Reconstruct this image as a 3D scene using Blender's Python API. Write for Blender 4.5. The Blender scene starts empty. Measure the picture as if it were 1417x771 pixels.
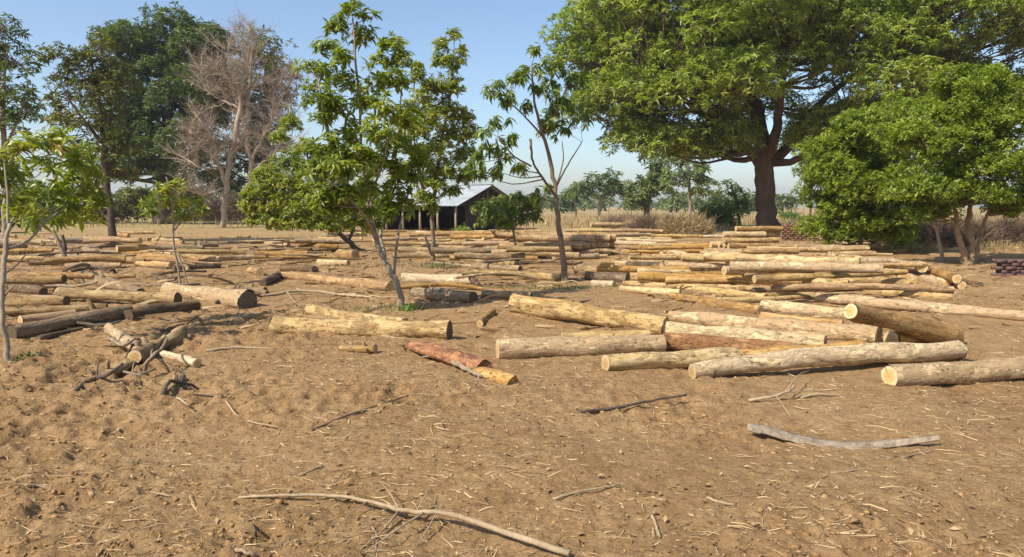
import bpy, math, random
import numpy as np
from mathutils import Vector, Matrix

# ------------------------------------------------------------------ camera, light, exposure
S = bpy.context.scene
COL = S.collection
FPX, CX, CY, HORIZON, CAMH = 1030.0, 708.5, 385.5, 285.0, 1.6      # pixels of the 1417x771 photograph
PITCH = math.atan((CY - HORIZON) / FPX)
cam_d = bpy.data.cameras.new('camera'); cam = bpy.data.objects.new('camera', cam_d); COL.objects.link(cam)
cam_d.sensor_width = 36.0; cam_d.lens = 36.0 * FPX / 1417.0
cam_d.clip_start = 0.05; cam_d.clip_end = 6000
cam.location = (0, 0, CAMH); cam.rotation_euler = (math.pi / 2 - PITCH, 0, 0)
S.camera = cam

SUN_EL = math.radians(46); SUN_AZ = math.radians(37)      # light travels to +x, a little to +y
W = bpy.data.worlds.new('World'); S.world = W; W.use_nodes = True
wn = W.node_tree; wn.nodes.clear()
wo = wn.nodes.new('ShaderNodeOutputWorld'); wb = wn.nodes.new('ShaderNodeBackground'); ws = wn.nodes.new('ShaderNodeTexSky')
ws.sky_type = 'NISHITA'; ws.sun_disc = False; ws.sun_elevation = SUN_EL
ws.sun_rotation = math.radians(270) - SUN_AZ
ws.altitude = 300; ws.air_density = 1.0; ws.dust_density = 1.7; ws.ozone_density = 2.6
wb.inputs['Strength'].default_value = 0.14
wn.links.new(ws.outputs[0], wb.inputs[0]); wn.links.new(wb.outputs[0], wo.inputs[0])

sun_d = bpy.data.lights.new('sun', 'SUN'); sun = bpy.data.objects.new('sun', sun_d); COL.objects.link(sun)
sun_d.energy = 5.0; sun_d.angle = math.radians(0.53); sun_d.color = (1.0, 0.93, 0.80)
ldir = Vector((math.cos(SUN_EL) * math.cos(SUN_AZ), math.cos(SUN_EL) * math.sin(SUN_AZ), -math.sin(SUN_EL)))
sun.rotation_euler = ldir.to_track_quat('-Z', 'Y').to_euler()
sun.location = (-20, -5, 30)
S.view_settings.view_transform = 'Standard'; S.view_settings.look = 'None'
S.view_settings.exposure = 0.42; S.view_settings.gamma = 1.0; S.view_settings.use_curve_mapping = False
S.render.engine = 'CYCLES'
S.cycles.max_bounces = 6; S.cycles.diffuse_bounces = 3; S.cycles.glossy_bounces = 2; S.cycles.transmission_bounces = 3
S.cycles.use_denoising = True

rng = np.random.default_rng(7)
random.seed(7)

# ------------------------------------------------------------------ helpers
def h2(ix, iy, seed):
    n = (ix.astype(np.int64) * 374761393 + iy.astype(np.int64) * 668265263 + seed * 1442695041) & 0xffffffff
    n = ((n ^ (n >> 13)) * 1274126177) & 0xffffffff
    n = (n ^ (n >> 16)) & 0xffffffff
    return n / 2147483647.5 - 1.0
def vn(x, y, seed=0):
    x = np.asarray(x, float); y = np.asarray(y, float)
    ix = np.floor(x); iy = np.floor(y); fx = x - ix; fy = y - iy
    fx = fx * fx * fx * (fx * (fx * 6 - 15) + 10); fy = fy * fy * fy * (fy * (fy * 6 - 15) + 10)
    a = h2(ix, iy, seed); b = h2(ix + 1, iy, seed); c = h2(ix, iy + 1, seed); d = h2(ix + 1, iy + 1, seed)
    return (a * (1 - fx) + b * fx) * (1 - fy) + (c * (1 - fx) + d * fx) * fy
def rough_mask(x, y):
    m = vn(x / 1.5, y / 1.5, 11) * 0.9 + vn(x / 0.6, y / 0.6, 12) * 0.55
    m = m + np.clip((-x - 0.3) / 3.0, -0.35, 0.6) + 0.12
    return np.clip(m, 0.05, 1.15)
def HB(x, y):
    x = np.asarray(x, float); y = np.asarray(y, float)
    far = np.clip(1.25 - y / 40.0, 0.25, 1)
    return far * (0.06 * vn(x / 2.9 + .3, y / 2.9, 1) + 0.036 * vn(x / 1.05, y / 1.05, 2))
def HF(x, y):
    x = np.asarray(x, float); y = np.asarray(y, float)
    m = rough_mask(x, y); fade = np.clip((20 - y) / 12.0, 0, 1)
    b1 = 1 - np.abs(vn(x / .23, y / .23, 3)) * 2; b2 = 1 - np.abs(vn(x / .11 + 5, y / .11, 4)) * 2
    b3 = vn(x / .055, y / .055, 5)
    return fade * (m * (0.034 * b1 + 0.026 * b2 + 0.012 * vn(x / .07, y / .07, 9)) + (0.008 + .006 * m) * b3 + (0.005 + .005 * m) * vn(x / .033, y / .033, 10) * (y < 9) + 0.014 * vn(x / .4, y / .4, 6))
def H(x, y):
    return float(HB(x, y) + HF(x, y) * 0.6)

FWD = np.array([0, math.cos(PITCH), -math.sin(PITCH)]); UPV = np.array([0, math.sin(PITCH), math.cos(PITCH)])
def ray(px, py):
    return FWD + np.array([(px - CX) / FPX, 0, 0]) + UPV * ((CY - py) / FPX)
def P(px, py, z=0.0):                       # where the ray through a pixel meets height z above datum
    d = ray(px, py); t = (z - CAMH) / d[2]
    return np.array([0, 0, CAMH]) + d * t
def G(px, py):                              # ground point under a pixel
    p = P(px, py, 0)
    for _ in range(3): p = P(px, py, float(HB(p[0], p[1])))
    return p
def AT(px, py, Y):                          # point on the ray at distance Y
    d = ray(px, py); return np.array([0, 0, CAMH]) + d * (Y / d[1])
def mpp(Y): return Y / FPX                  # metres per photo pixel at distance Y

def mesh_np(name, V, T, mat, attrs=None, smooth=False):
    """triangles or quads from numpy arrays"""
    V = np.ascontiguousarray(V, dtype=np.float32); T = np.ascontiguousarray(T, dtype=np.int32)
    k = T.shape[1]; me = bpy.data.meshes.new(name)
    me.vertices.add(len(V)); me.vertices.foreach_set('co', V.ravel())
    me.loops.add(T.size); me.loops.foreach_set('vertex_index', T.ravel())
    me.polygons.add(len(T)); me.polygons.foreach_set('loop_start', np.arange(0, T.size, k, dtype=np.int32))
    me.polygons.foreach_set('loop_total', np.full(len(T), k, dtype=np.int32))
    if smooth: me.polygons.foreach_set('use_smooth', np.ones(len(T), dtype=bool))
    me.update(calc_edges=True)
    for an, av in (attrs or {}).items():
        a = me.attributes.new(an, 'FLOAT', 'POINT'); a.data.foreach_set('value', np.ascontiguousarray(av, dtype=np.float32))
    if mat: me.materials.append(mat)
    return me
def link(name, me, parent=None, loc=None):
    o = bpy.data.objects.new(name, me); COL.objects.link(o)
    if parent is not None: o.parent = parent
    if loc is not None: o.location = loc
    return o
def tag(o, label, cat, group=None, kind=None):
    o['label'] = label
    if cat: o['category'] = cat
    if group: o['group'] = group
    if kind: o['kind'] = kind
    return o
def empty(name, loc, label, cat, group=None):
    o = bpy.data.objects.new(name, None); COL.objects.link(o); o.location = loc; o.empty_display_size = .2
    return tag(o, label, cat, group)

class Q:                                    # collects quads
    def __init__(s): s.v = []; s.f = []; s.n = 0
    def add(s, v, f):
        s.v.append(np.asarray(v, float)); s.f.append(np.asarray(f, int) + s.n); s.n += len(v)
    def tube(s, pts, rad, sides=6, jitter=0, caps=True):
        pts = np.asarray(pts, float); rad = np.asarray(rad, float); n = len(pts)
        tan = np.gradient(pts, axis=0); tan /= np.linalg.norm(tan, axis=1)[:, None] + 1e-9
        ref = np.array([0, 0, 1.0]) if abs(tan[0][2]) < .9 else np.array([1.0, 0, 0])
        vs = []
        for i in range(n):
            a = np.cross(tan[i], ref); a /= np.linalg.norm(a) + 1e-9; b = np.cross(tan[i], a); ref = -b if False else np.cross(a, tan[i])
            ang = np.arange(sides) / sides * 2 * math.pi
            rr = rad[i] * (1 + jitter * rng.uniform(-1, 1, sides))
            vs.append(pts[i] + np.outer(np.cos(ang) * rr, a) + np.outer(np.sin(ang) * rr, b))
        vs = np.concatenate(vs); f = []
        for i in range(n - 1):
            for k in range(sides):
                k2 = (k + 1) % sides
                f.append((i * sides + k, i * sides + k2, (i + 1) * sides + k2, (i + 1) * sides + k))
        if caps and sides >= 4:
            for base in (0, (n - 1) * sides):
                c = list(range(base, base + sides))
                if base == 0: c = c[::-1]
                for j in range(1, sides - 2, 2): f.append((c[0], c[j], c[j + 1], c[j + 2] if j + 2 < sides else c[j + 1]))
                if sides % 2: f.append((c[0], c[sides - 2], c[sides - 1], c[sides - 1]))
        f = [q for q in f if len(set(q)) == 4]
        s.add(vs, f)
    def box(s, c, u, v, w):                 # centre and three half axes
        c, u, v, w = (np.asarray(t, float) for t in (c, u, v, w))
        vs = [c + a * u + b * v + d * w for a in (-1, 1) for b in (-1, 1) for d in (-1, 1)]
        s.add(vs, [(0, 1, 3, 2), (4, 6, 7, 5), (0, 4, 5, 1), (2, 3, 7, 6), (0, 2, 6, 4), (1, 5, 7, 3)])
    def mesh(s, name, mat, smooth=True, origin=(0, 0, 0)):
        return mesh_np(name, np.concatenate(s.v) - np.asarray(origin, float), np.concatenate(s.f), mat, smooth=smooth)
    def obj(s, name, mat, parent=None, smooth=True, origin=None):
        o = np.zeros(3) if origin is None else np.asarray(origin, float)
        return link(name, s.mesh(name, mat, smooth, o), parent, None if parent is not None else o)

def spline(pts, n):
    """smooth resampling of a polyline (any number of columns)"""
    pts = np.asarray(pts, float)
    if len(pts) == 2:
        t = np.linspace(0, 1, n)[:, None]; return pts[0] * (1 - t) + pts[1] * t
    p = np.vstack([2 * pts[0] - pts[1], pts, 2 * pts[-1] - pts[-2]]); out = []
    m = len(pts) - 1
    for k in range(n):
        u = k / (n - 1) * m; i = min(int(u), m - 1); t = u - i
        a, b, c, d = p[i], p[i + 1], p[i + 2], p[i + 3]
        out.append(0.5 * ((2 * b) + (-a + c) * t + (2 * a - 5 * b + 4 * c - d) * t * t + (-a + 3 * b - 3 * c + d) * t ** 3))
    return np.array(out)

# ------------------------------------------------------------------ materials
def new_mat(name):
    m = bpy.data.materials.new(name); m.use_nodes = True; nt = m.node_tree
    b = nt.nodes['Principled BSDF']; b.inputs['Roughness'].default_value = .9
    b.inputs['Specular IOR Level'].default_value = .25
    return m, nt, b
def node(nt, t, **kw):
    n = nt.nodes.new(t)
    for k, v in kw.items(): setattr(n, k, v)
    return n
def ramp(nt, fac, stops):
    r = nt.nodes.new('ShaderNodeValToRGB'); e = r.color_ramp.elements
    while len(e) < len(stops): e.new(.5)
    for q, (p, c) in zip(e, stops): q.position = p; q.color = (*c, 1)
    nt.links.new(fac, r.inputs[0]); return r.outputs[0]
def noise(nt, vec, scale, detail=6, rough=.6, dist=0):
    n = nt.nodes.new('ShaderNodeTexNoise'); n.inputs['Scale'].default_value = scale; n.inputs['Detail'].default_value = detail
    n.inputs['Roughness'].default_value = rough; n.inputs['Distortion'].default_value = dist
    if vec is not None: nt.links.new(vec, n.inputs['Vector'])
    return n.outputs[0]
def mapping(nt, vec, scale):
    m = nt.nodes.new('ShaderNodeMapping'); m.inputs['Scale'].default_value = scale
    nt.links.new(vec, m.inputs['Vector']); return m.outputs[0]
def mix(nt, fac, a, b, mode='MIX'):
    m = nt.nodes.new('ShaderNodeMix'); m.data_type = 'RGBA'; m.blend_type = mode
    for sock, val in ((m.inputs[0], fac), (m.inputs[6], a), (m.inputs[7], b)):
        if isinstance(val, (int, float)): sock.default_value = val
        elif isinstance(val, tuple): sock.default_value = (*val, 1)
        else: nt.links.new(val, sock)
    return m.outputs[2]
def bump(nt, b, h, strength, dist):
    n = nt.nodes.new('ShaderNodeBump'); n.inputs['Strength'].default_value = strength; n.inputs['Distance'].default_value = dist
    nt.links.new(h, n.inputs['Height']); nt.links.new(n.outputs[0], b.inputs['Normal'])
def math_n(nt, op, a, b=None, clamp=False):
    m = nt.nodes.new('ShaderNodeMath'); m.operation = op; m.use_clamp = clamp
    for s, v in ((m.inputs[0], a), (m.inputs[1], b)):
        if v is None: continue
        if isinstance(v, (int, float)): s.default_value = v
        else: nt.links.new(v, s)
    return m.outputs[0]

def soil_material():
    m, nt, b = new_mat('soil')
    g = nt.nodes.new('ShaderNodeNewGeometry').outputs['Position']
    n1 = noise(nt, g, .55, 5, .6); n2 = noise(nt, g, 5, 8, .7); n3 = noise(nt, g, 36, 7, .8)
    c1 = ramp(nt, n1, [(.3, (.27, .155, .068)), (.5, (.345, .212, .100)), (.72, (.42, .278, .142))])
    c2 = ramp(nt, n2, [(.28, (.18, .098, .042)), (.5, (.36, .222, .105)), (.72, (.53, .365, .195))])
    c = mix(nt, .5, c1, c2)
    c3 = ramp(nt, n3, [(.3, (.38, .35, .32)), (.48, (.95, .95, .95)), (.7, (1.4, 1.36, 1.28))])
    c = mix(nt, .8, c, c3, 'MULTIPLY')
    # scattered straw-coloured debris trodden into the soil
    v = node(nt, 'ShaderNodeTexVoronoi'); v.inputs['Scale'].default_value = 26
    mp = mapping(nt, g, (1, .55, 1)); nt.links.new(mp, v.inputs['Vector'])
    patch = ramp(nt, noise(nt, g, .9, 4, .6), [(.44, (0, 0, 0)), (.62, (1, 1, 1))])
    spk = ramp(nt, v.outputs['Distance'], [(.10, (1, 1, 1)), (.17, (0, 0, 0))])
    c = mix(nt, math_n(nt, 'MULTIPLY', math_n(nt, 'MULTIPLY', spk, patch), .55), c, (.50, .36, .20))
    # dry grass of the open field far off
    sx = nt.nodes.new('ShaderNodeSeparateXYZ'); nt.links.new(g, sx.inputs[0])
    far = nt.nodes.new('ShaderNodeMapRange'); far.inputs[1].default_value = 30; far.inputs[2].default_value = 62
    yy = math_n(nt, 'ADD', sx.outputs[1], math_n(nt, 'MULTIPLY', noise(nt, g, .12, 3), 22))
    yy = math_n(nt, 'SUBTRACT', yy, 11); nt.links.new(yy, far.inputs[0])
    fc = ramp(nt, noise(nt, g, .2, 5), [(.35, (.29, .205, .095)), (.65, (.36, .27, .13))])
    c = mix(nt, far.outputs[0], c, fc)
    nt.links.new(c, b.inputs['Base Color']); b.inputs['Roughness'].default_value = 1; b.inputs['Specular IOR Level'].default_value = .08
    hh = math_n(nt, 'ADD', math_n(nt, 'MULTIPLY', n3, .55), math_n(nt, 'MULTIPLY', noise(nt, g, 14, 6, .7), 1.0))
    bump(nt, b, hh, .9, .05)
    return m
SOIL = soil_material()

def clod_material():
    m, nt, b = new_mat('soil_clods')
    g = nt.nodes.new('ShaderNodeNewGeometry').outputs['Position']
    c = ramp(nt, noise(nt, g, 7, 6, .7), [(.3, (.21, .114, .044)), (.52, (.345, .20, .083)), (.75, (.46, .29, .132))])
    nt.links.new(c, b.inputs['Base Color']); b.inputs['Roughness'].default_value = 1; b.inputs['Specular IOR Level'].default_value = .08
    bump(nt, b, noise(nt, g, 60, 4, .7), .6, .01); return m
CLOD = clod_material()

def bark_material(name, stops, patch, patch_amt, scar=(.09, .055, .03), axis_scale=(1.3, 8, 8), bumpd=.012):
    """log bark: streaks along local x, blotches, scars; each object shifted by its own random number"""
    m, nt, b = new_mat(name)
    tc = nt.nodes.new('ShaderNodeTexCoord').outputs['Object']; oi = nt.nodes.new('ShaderNodeObjectInfo').outputs['Random']
    add = nt.nodes.new('ShaderNodeVectorMath'); add.operation = 'ADD'
    cmb = nt.nodes.new('ShaderNodeCombineXYZ'); sh = math_n(nt, 'MULTIPLY', oi, 37.0)
    for k in range(3): nt.links.new(sh, cmb.inputs[k])
    nt.links.new(tc, add.inputs[0]); nt.links.new(cmb.outputs[0], add.inputs[1]); v = add.outputs[0]
    n1 = noise(nt, mapping(nt, v, axis_scale), 1.6, 7, .62)
    c = ramp(nt, n1, stops)
    n2 = noise(nt, mapping(nt, v, (1.5, 3, 3)), 2.1, 8, .72)
    n2s = math_n(nt, 'ADD', n2, math_n(nt, 'MULTIPLY', math_n(nt, 'SUBTRACT', oi, .5), .13)); pm = ramp(nt, n2s, [(.59 - patch_amt * .2, (0, 0, 0)), (.615 - patch_amt * .2, (1, 1, 1))])
    c = mix(nt, math_n(nt, 'MULTIPLY', pm, .9), c, patch)
    n3 = noise(nt, mapping(nt, v, (7, 13, 13)), 1.5, 4, .6)
    sm = ramp(nt, n3, [(.33, (1, 1, 1)), (.41, (0, 0, 0))])
    c = mix(nt, math_n(nt, 'MULTIPLY', sm, .7), c, scar)
    n4 = noise(nt, mapping(nt, v, (3, 30, 30)), 3, 4, .7)
    c = mix(nt, .7, c, ramp(nt, n4, [(.3, (.55, .52, .48)), (.6, (1.12, 1.12, 1.12))]), 'MULTIPLY')
    n5 = noise(nt, mapping(nt, v, (2.2, 4, 4)), 4.5, 6, .7)
    c = mix(nt, .75, c, ramp(nt, n5, [(.32, (.58, .52, .46)), (.5, (1, 1, 1)), (.68, (1.14, 1.12, 1.08))]), 'MULTIPLY')
    hv = nt.nodes.new('ShaderNodeHueSaturation'); nt.links.new(c, hv.inputs['Color'])
    nt.links.new(math_n(nt, 'ADD', math_n(nt, 'MULTIPLY', oi, .34), .82), hv.inputs['Value'])
    nt.links.new(math_n(nt, 'SUBTRACT', 1.12, math_n(nt, 'MULTIPLY', oi, .3)), hv.inputs['Saturation'])
    nt.links.new(hv.outputs[0], b.inputs['Base Color']); b.inputs['Roughness'].default_value = .85
    hh = math_n(nt, 'ADD', n1, math_n(nt, 'MULTIPLY', n3, .6)); hh = math_n(nt, 'ADD', hh, math_n(nt, 'MULTIPLY', n4, .5))
    hh = math_n(nt, 'ADD', hh, math_n(nt, 'MULTIPLY', n5, .8)); hh = math_n(nt, 'ADD', hh, math_n(nt, 'MULTIPLY', pm, .35)); bump(nt, b, hh, .85, bumpd * 2.2)
    return m
BARK = {
 'pale': bark_material('pale_log_bark', [(.26, (.31, .185, .078)), (.46, (.55, .375, .172)), (.72, (.67, .50, .265))], (.38, .245, .112), .5),
 'cream': bark_material('cream_log_bark', [(.26, (.39, .25, .112)), (.46, (.61, .435, .21)), (.72, (.73, .57, .32))], (.46, .33, .175), .4),
 'tan': bark_material('tan_log_bark', [(.28, (.25, .135, .055)), (.5, (.44, .268, .108)), (.72, (.57, .385, .175))], (.32, .19, .08), .5),
 'straw': bark_material('straw_grey_log_bark', [(.28, (.25, .165, .08)), (.5, (.45, .32, .165)), (.72, (.58, .44, .25))], (.32, .225, .12), .5),
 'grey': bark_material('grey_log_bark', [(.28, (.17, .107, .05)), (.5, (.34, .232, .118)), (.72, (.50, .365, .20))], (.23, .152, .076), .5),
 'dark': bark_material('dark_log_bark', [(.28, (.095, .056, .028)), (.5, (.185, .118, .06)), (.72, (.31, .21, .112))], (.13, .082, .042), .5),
 'red': bark_material('stripped_red_wood', [(.28, (.10, .030, .008)), (.5, (.25, .080, .016)), (.72, (.43, .18, .038))], (.36, .14, .026), .2),
 'redtan': bark_material('part_stripped_reddish_bark', [(.28, (.20, .09, .036)), (.5, (.38, .20, .078)), (.72, (.54, .34, .155))], (.30, .14, .055), .5),
 'orange': bark_material('stripped_orange_wood', [(.28, (.38, .205, .07)), (.5, (.57, .345, .13)), (.72, (.67, .45, .20))], (.47, .28, .11), .3),
 'yellow': bark_material('split_yellow_wood', [(.28, (.40, .20, .06)), (.5, (.58, .35, .115)), (.72, (.70, .48, .20))], (.46, .25, .09), .5),
}
def cut_material():
    m, nt, b = new_mat('sawn_wood')
    tc = nt.nodes.new('ShaderNodeTexCoord').outputs['UV']; oi = nt.nodes.new('ShaderNodeObjectInfo').outputs['Random']
    ln = nt.nodes.new('ShaderNodeVectorMath'); ln.operation = 'LENGTH'; nt.links.new(tc, ln.inputs[0])
    r = math_n(nt, 'ADD', ln.outputs['Value'], math_n(nt, 'MULTIPLY', math_n(nt, 'SUBTRACT', noise(nt, tc, 2.2, 3), .5), .22))
    c = ramp(nt, r, [(.0, (.40, .215, .06)), (.12, (.54, .335, .12)), (.60, (.60, .39, .15)), (.74, (.68, .53, .31)), (.93, (.62, .48, .29)), (.985, (.22, .14, .07))])
    rings = nt.nodes.new('ShaderNodeMath'); rings.operation = 'SINE'; nt.links.new(math_n(nt, 'MULTIPLY', r, 62), rings.inputs[0])
    c = mix(nt, .5, c, ramp(nt, math_n(nt, 'ADD', math_n(nt, 'MULTIPLY', rings.outputs[0], .5), .5), [(0, (.78, .74, .7)), (1, (1.08, 1.05, 1.0))]), 'MULTIPLY')
    c = mix(nt, .6, c, ramp(nt, noise(nt, mapping(nt, tc, (1, 9, 1)), 6, 4), [(.3, (.72, .66, .6)), (.65, (1.1, 1.1, 1.1))]), 'MULTIPLY')
    g1 = nt.nodes.new('ShaderNodeTexGradient'); g1.gradient_type = 'RADIAL'; nt.links.new(tc, g1.inputs[0])
    ck = noise(nt, mapping(nt, g1.outputs[0], (9, 9, 9)), 1.6, 2, .5); c = mix(nt, ramp(nt, ck, [(.36, (.85, .85, .85)), (.39, (0, 0, 0))]), c, (.17, .10, .05))
    c = mix(nt, ramp(nt, noise(nt, tc, 1.3, 5, .7), [(.48, (0, 0, 0)), (.62, (.6, .6, .6))]), c, (.34, .25, .16))
    hv = nt.nodes.new('ShaderNodeHueSaturation'); nt.links.new(c, hv.inputs['Color'])
    nt.links.new(math_n(nt, 'ADD', math_n(nt, 'MULTIPLY', oi, .35), .75), hv.inputs['Value'])
    nt.links.new(hv.outputs[0], b.inputs['Base Color']); b.inputs['Roughness'].default_value = .8
    bump(nt, b, noise(nt, mapping(nt, tc, (1, 14, 1)), 5, 3), .3, .004)
    return m
CUT = cut_material()
CUT_OLD = bark_material('weathered_and_shade_toned_sawn_wood', [(.28, (.16, .105, .06)), (.5, (.27, .19, .115)), (.72, (.38, .285, .18))], (.20, .14, .085), .5, axis_scale=(6, 9, 9))  # weathered cut ends; also paints shade on a few right-facing ends

def tree_bark(name, a, c, sc=3.0):
    m, nt, b = new_mat(name)
    g = nt.nodes.new('ShaderNodeNewGeometry').outputs['Position']
    n1 = noise(nt, mapping(nt, g, (1, 1, .28)), sc * 3, 7, .65)
    n2 = noise(nt, g, sc * .6, 4)
    col = mix(nt, .5, ramp(nt, n1, [(.3, a), (.7, c)]), ramp(nt, n2, [(.35, a), (.68, c)]))
    nt.links.new(col, b.inputs['Base Color']); bump(nt, b, n1, .9, .12 / sc)
    return m
TB = {
 'mango': tree_bark('old_mango_bark', (.07, .042, .027), (.18, .115, .072), 1.2),
 'sapling': tree_bark('young_tree_bark', (.105, .072, .045), (.265, .195, .13), 9),
 'palestem': tree_bark('pale_stem_bark', (.19, .145, .10), (.38, .31, .22), 9),
 'bush': tree_bark('tan_bush_bark', (.17, .115, .06), (.37, .26, .145), 6),
 'dead': tree_bark('bleached_dead_wood', (.27, .20, .14), (.50, .40, .29), 2),
 'brown': tree_bark('brown_tree_bark', (.05, .034, .024), (.13, .092, .066), 4),
 'grey': tree_bark('weathered_grey_wood', (.15, .108, .07), (.37, .285, .195), 12),
 'darkstick': tree_bark('dark_stick_bark', (.06, .042, .03), (.15, .11, .08), 12),
 'tanstick': tree_bark('dry_tan_stick', (.24, .165, .095), (.46, .35, .22), 12),
 'slab': tree_bark('old_grey_bark', (.10, .074, .05), (.38, .30, .215), 14),
 'post': tree_bark('post_wood', (.22, .16, .10), (.40, .30, .20), 5),
}
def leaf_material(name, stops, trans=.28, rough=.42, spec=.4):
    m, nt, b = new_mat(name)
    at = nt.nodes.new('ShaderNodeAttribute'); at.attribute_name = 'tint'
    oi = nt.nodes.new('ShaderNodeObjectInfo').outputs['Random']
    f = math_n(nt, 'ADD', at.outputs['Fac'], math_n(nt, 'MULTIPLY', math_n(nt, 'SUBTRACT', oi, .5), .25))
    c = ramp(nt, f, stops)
    nt.links.new(c, b.inputs['Base Color']); b.inputs['Roughness'].default_value = rough; b.inputs['Specular IOR Level'].default_value = spec
    t = nt.nodes.new('ShaderNodeBsdfTranslucent')
    nt.links.new(mix(nt, 1.0, c, (1.35, 1.5, .55), 'MULTIPLY'), t.inputs[0])
    mx = nt.nodes.new('ShaderNodeMixShader'); mx.inputs[0].default_value = trans
    nt.links.new(b.outputs[0], mx.inputs[1]); nt.links.new(t.outputs[0], mx.inputs[2])
    nt.links.new(mx.outputs[0], nt.nodes['Material Output'].inputs['Surface'])
    return m
LEAF = {
 'bigmango': leaf_material('big_mango_leaf', [(.0, (.080, .118, .016)), (.40, (.205, .262, .040)), (.75, (.31, .36, .065)), (.93, (.37, .40, .09)), (1, (.28, .17, .06))], .40, .38, .5),
 'darkmango': leaf_material('dark_mango_leaf', [(.0, (.050, .080, .020)), (.5, (.120, .165, .036)), (.85, (.19, .235, .052)), (1, (.23, .25, .07))], .33, .38, .5),
 'young': leaf_material('young_mango_leaf', [(.0, (.080, .112, .014)), (.4, (.180, .225, .024)), (.7, (.285, .315, .035)), (.9, (.37, .36, .055)), (1, (.26, .16, .04))], .42, .36, .5),
 'drooping': leaf_material('drooping_mango_leaf', [(.0, (.060, .095, .014)), (.5, (.145, .195, .028)), (.8, (.23, .28, .042)), (.97, (.31, .33, .055)), (1, (.30, .15, .05))], .38, .36, .5),
 'bush': leaf_material('bush_leaf', [(.0, (.090, .128, .014)), (.45, (.215, .270, .030)), (.8, (.325, .365, .045)), (1, (.40, .40, .07))], .42, .45),
 'olive': leaf_material('olive_leaf', [(.0, (.075, .082, .020)), (.5, (.160, .165, .040)), (.8, (.21, .19, .055)), (1, (.25, .17, .06))], .3),
 'far': leaf_material('far_tree_leaf', [(.0, (.070, .100, .035)), (.5, (.125, .160, .05)), (1, (.18, .21, .07))], .2, .6, .2),
 'farlight': leaf_material('far_pale_leaf', [(.0, (.115, .150, .055)), (.5, (.185, .225, .08)), (1, (.24, .27, .10))], .25, .6, .2),
 'weed': leaf_material('weed_leaf', [(.0, (.055, .085, .025)), (.5, (.12, .155, .045)), (1, (.27, .25, .11))], .3),
 'brightweed': leaf_material('bright_weed_leaf', [(.0, (.10, .17, .03)), (.5, (.18, .26, .05)), (1, (.26, .33, .08))], .3),
 'dry': leaf_material('dry_grass_blade', [(.0, (.20, .13, .07)), (.5, (.36, .26, .14)), (1, (.50, .39, .21))], .15, .8, .1),
 'brush': leaf_material('dead_brush_twig', [(.0, (.075, .05, .036)), (.5, (.16, .11, .075)), (1, (.30, .22, .14))], .05, .9, .1),
 'straw': leaf_material('straw_litter', [(.0, (.22, .14, .07)), (.45, (.38, .26, .135)), (1, (.56, .42, .24))], .05, .85, .1),
 'chip': leaf_material('leaf_and_bark_litter', [(.0, (.12, .07, .036)), (.5, (.26, .165, .085)), (1, (.45, .325, .185))], .05, .9, .1),
 'deadtwig': leaf_material('bleached_twig', [(.0, (.22, .165, .12)), (.5, (.34, .265, .20)), (1, (.47, .385, .30))], .02, .9, .1),
}

# ------------------------------------------------------------------ foliage generators
def leaf_unit(w, fold, droop, detail):
    if detail == 0:
        v = np.array([(0, 0, 0), (.48, w / 2, fold * w), (1, 0, 0), (.48, -w / 2, fold * w)]); t = np.array([(0, 1, 2), (0, 2, 3)])
    else:
        v = np.array([(0, 0, 0), (.25, .40 * w, fold * w), (.62, .46 * w, fold * w), (1, 0, 0), (.62, -.46 * w, fold * w), (.25, -.40 * w, fold * w), (.25, 0, 0), (.62, 0, 0)])
        t = np.array([(0, 6, 1), (1, 6, 7), (1, 7, 2), (2, 7, 3), (0, 5, 6), (5, 7, 6), (5, 4, 7), (4, 3, 7)])
    v = v.copy(); v[:, 2] -= droop * v[:, 0] ** 2
    return v, t
def cluster(n, L, w=.24, el=(-.5, .8), droop=(.2, .7), detail=0, shoot=.35, fold=.25, r=rng):
    """a shoot with leaves radiating from it; shoot along +z"""
    V, T, C = [], [], []; off = 0
    for k in range(n):
        v, t = leaf_unit(w * r.uniform(.8, 1.15), fold, r.uniform(*droop), detail)
        v = v * L * r.uniform(.65, 1.1)
        az = k * 2.4 + r.uniform(-.5, .5); e = r.uniform(*el); roll = r.uniform(-.7, .7)
        cr, sr = math.cos(roll), math.sin(roll); v = v @ np.array([(1, 0, 0), (0, cr, sr), (0, -sr, cr)])
        ce, se = math.cos(e), math.sin(e); v = v @ np.array([(ce, 0, se), (0, 1, 0), (-se, 0, ce)])
        ca, sa = math.cos(az), math.sin(az); v = v @ np.array([(ca, sa, 0), (-sa, ca, 0), (0, 0, 1)])
        v[:, 2] += L * shoot * (k / n - .5)
        V.append(v); T.append(t + off); off += len(v); C.append(np.full(len(v), r.uniform(0, 1)))
    return np.concatenate(V), np.concatenate(T), np.concatenate(C)
def basis(nrm, spin):
    nrm = nrm / (np.linalg.norm(nrm, axis=1)[:, None] + 1e-9)
    a = np.cross(nrm, np.tile([0.31, 0.17, 0.93], (len(nrm), 1))); bad = np.linalg.norm(a, axis=1) < .05
    a[bad] = np.cross(nrm[bad], [1, 0, 0]); a /= np.linalg.norm(a, axis=1)[:, None]; b = np.cross(nrm, a)
    c, s = np.cos(spin)[:, None], np.sin(spin)[:, None]
    return np.stack([a * c + b * s, -a * s + b * c, nrm], axis=1)          # rows: x y z axes
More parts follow.
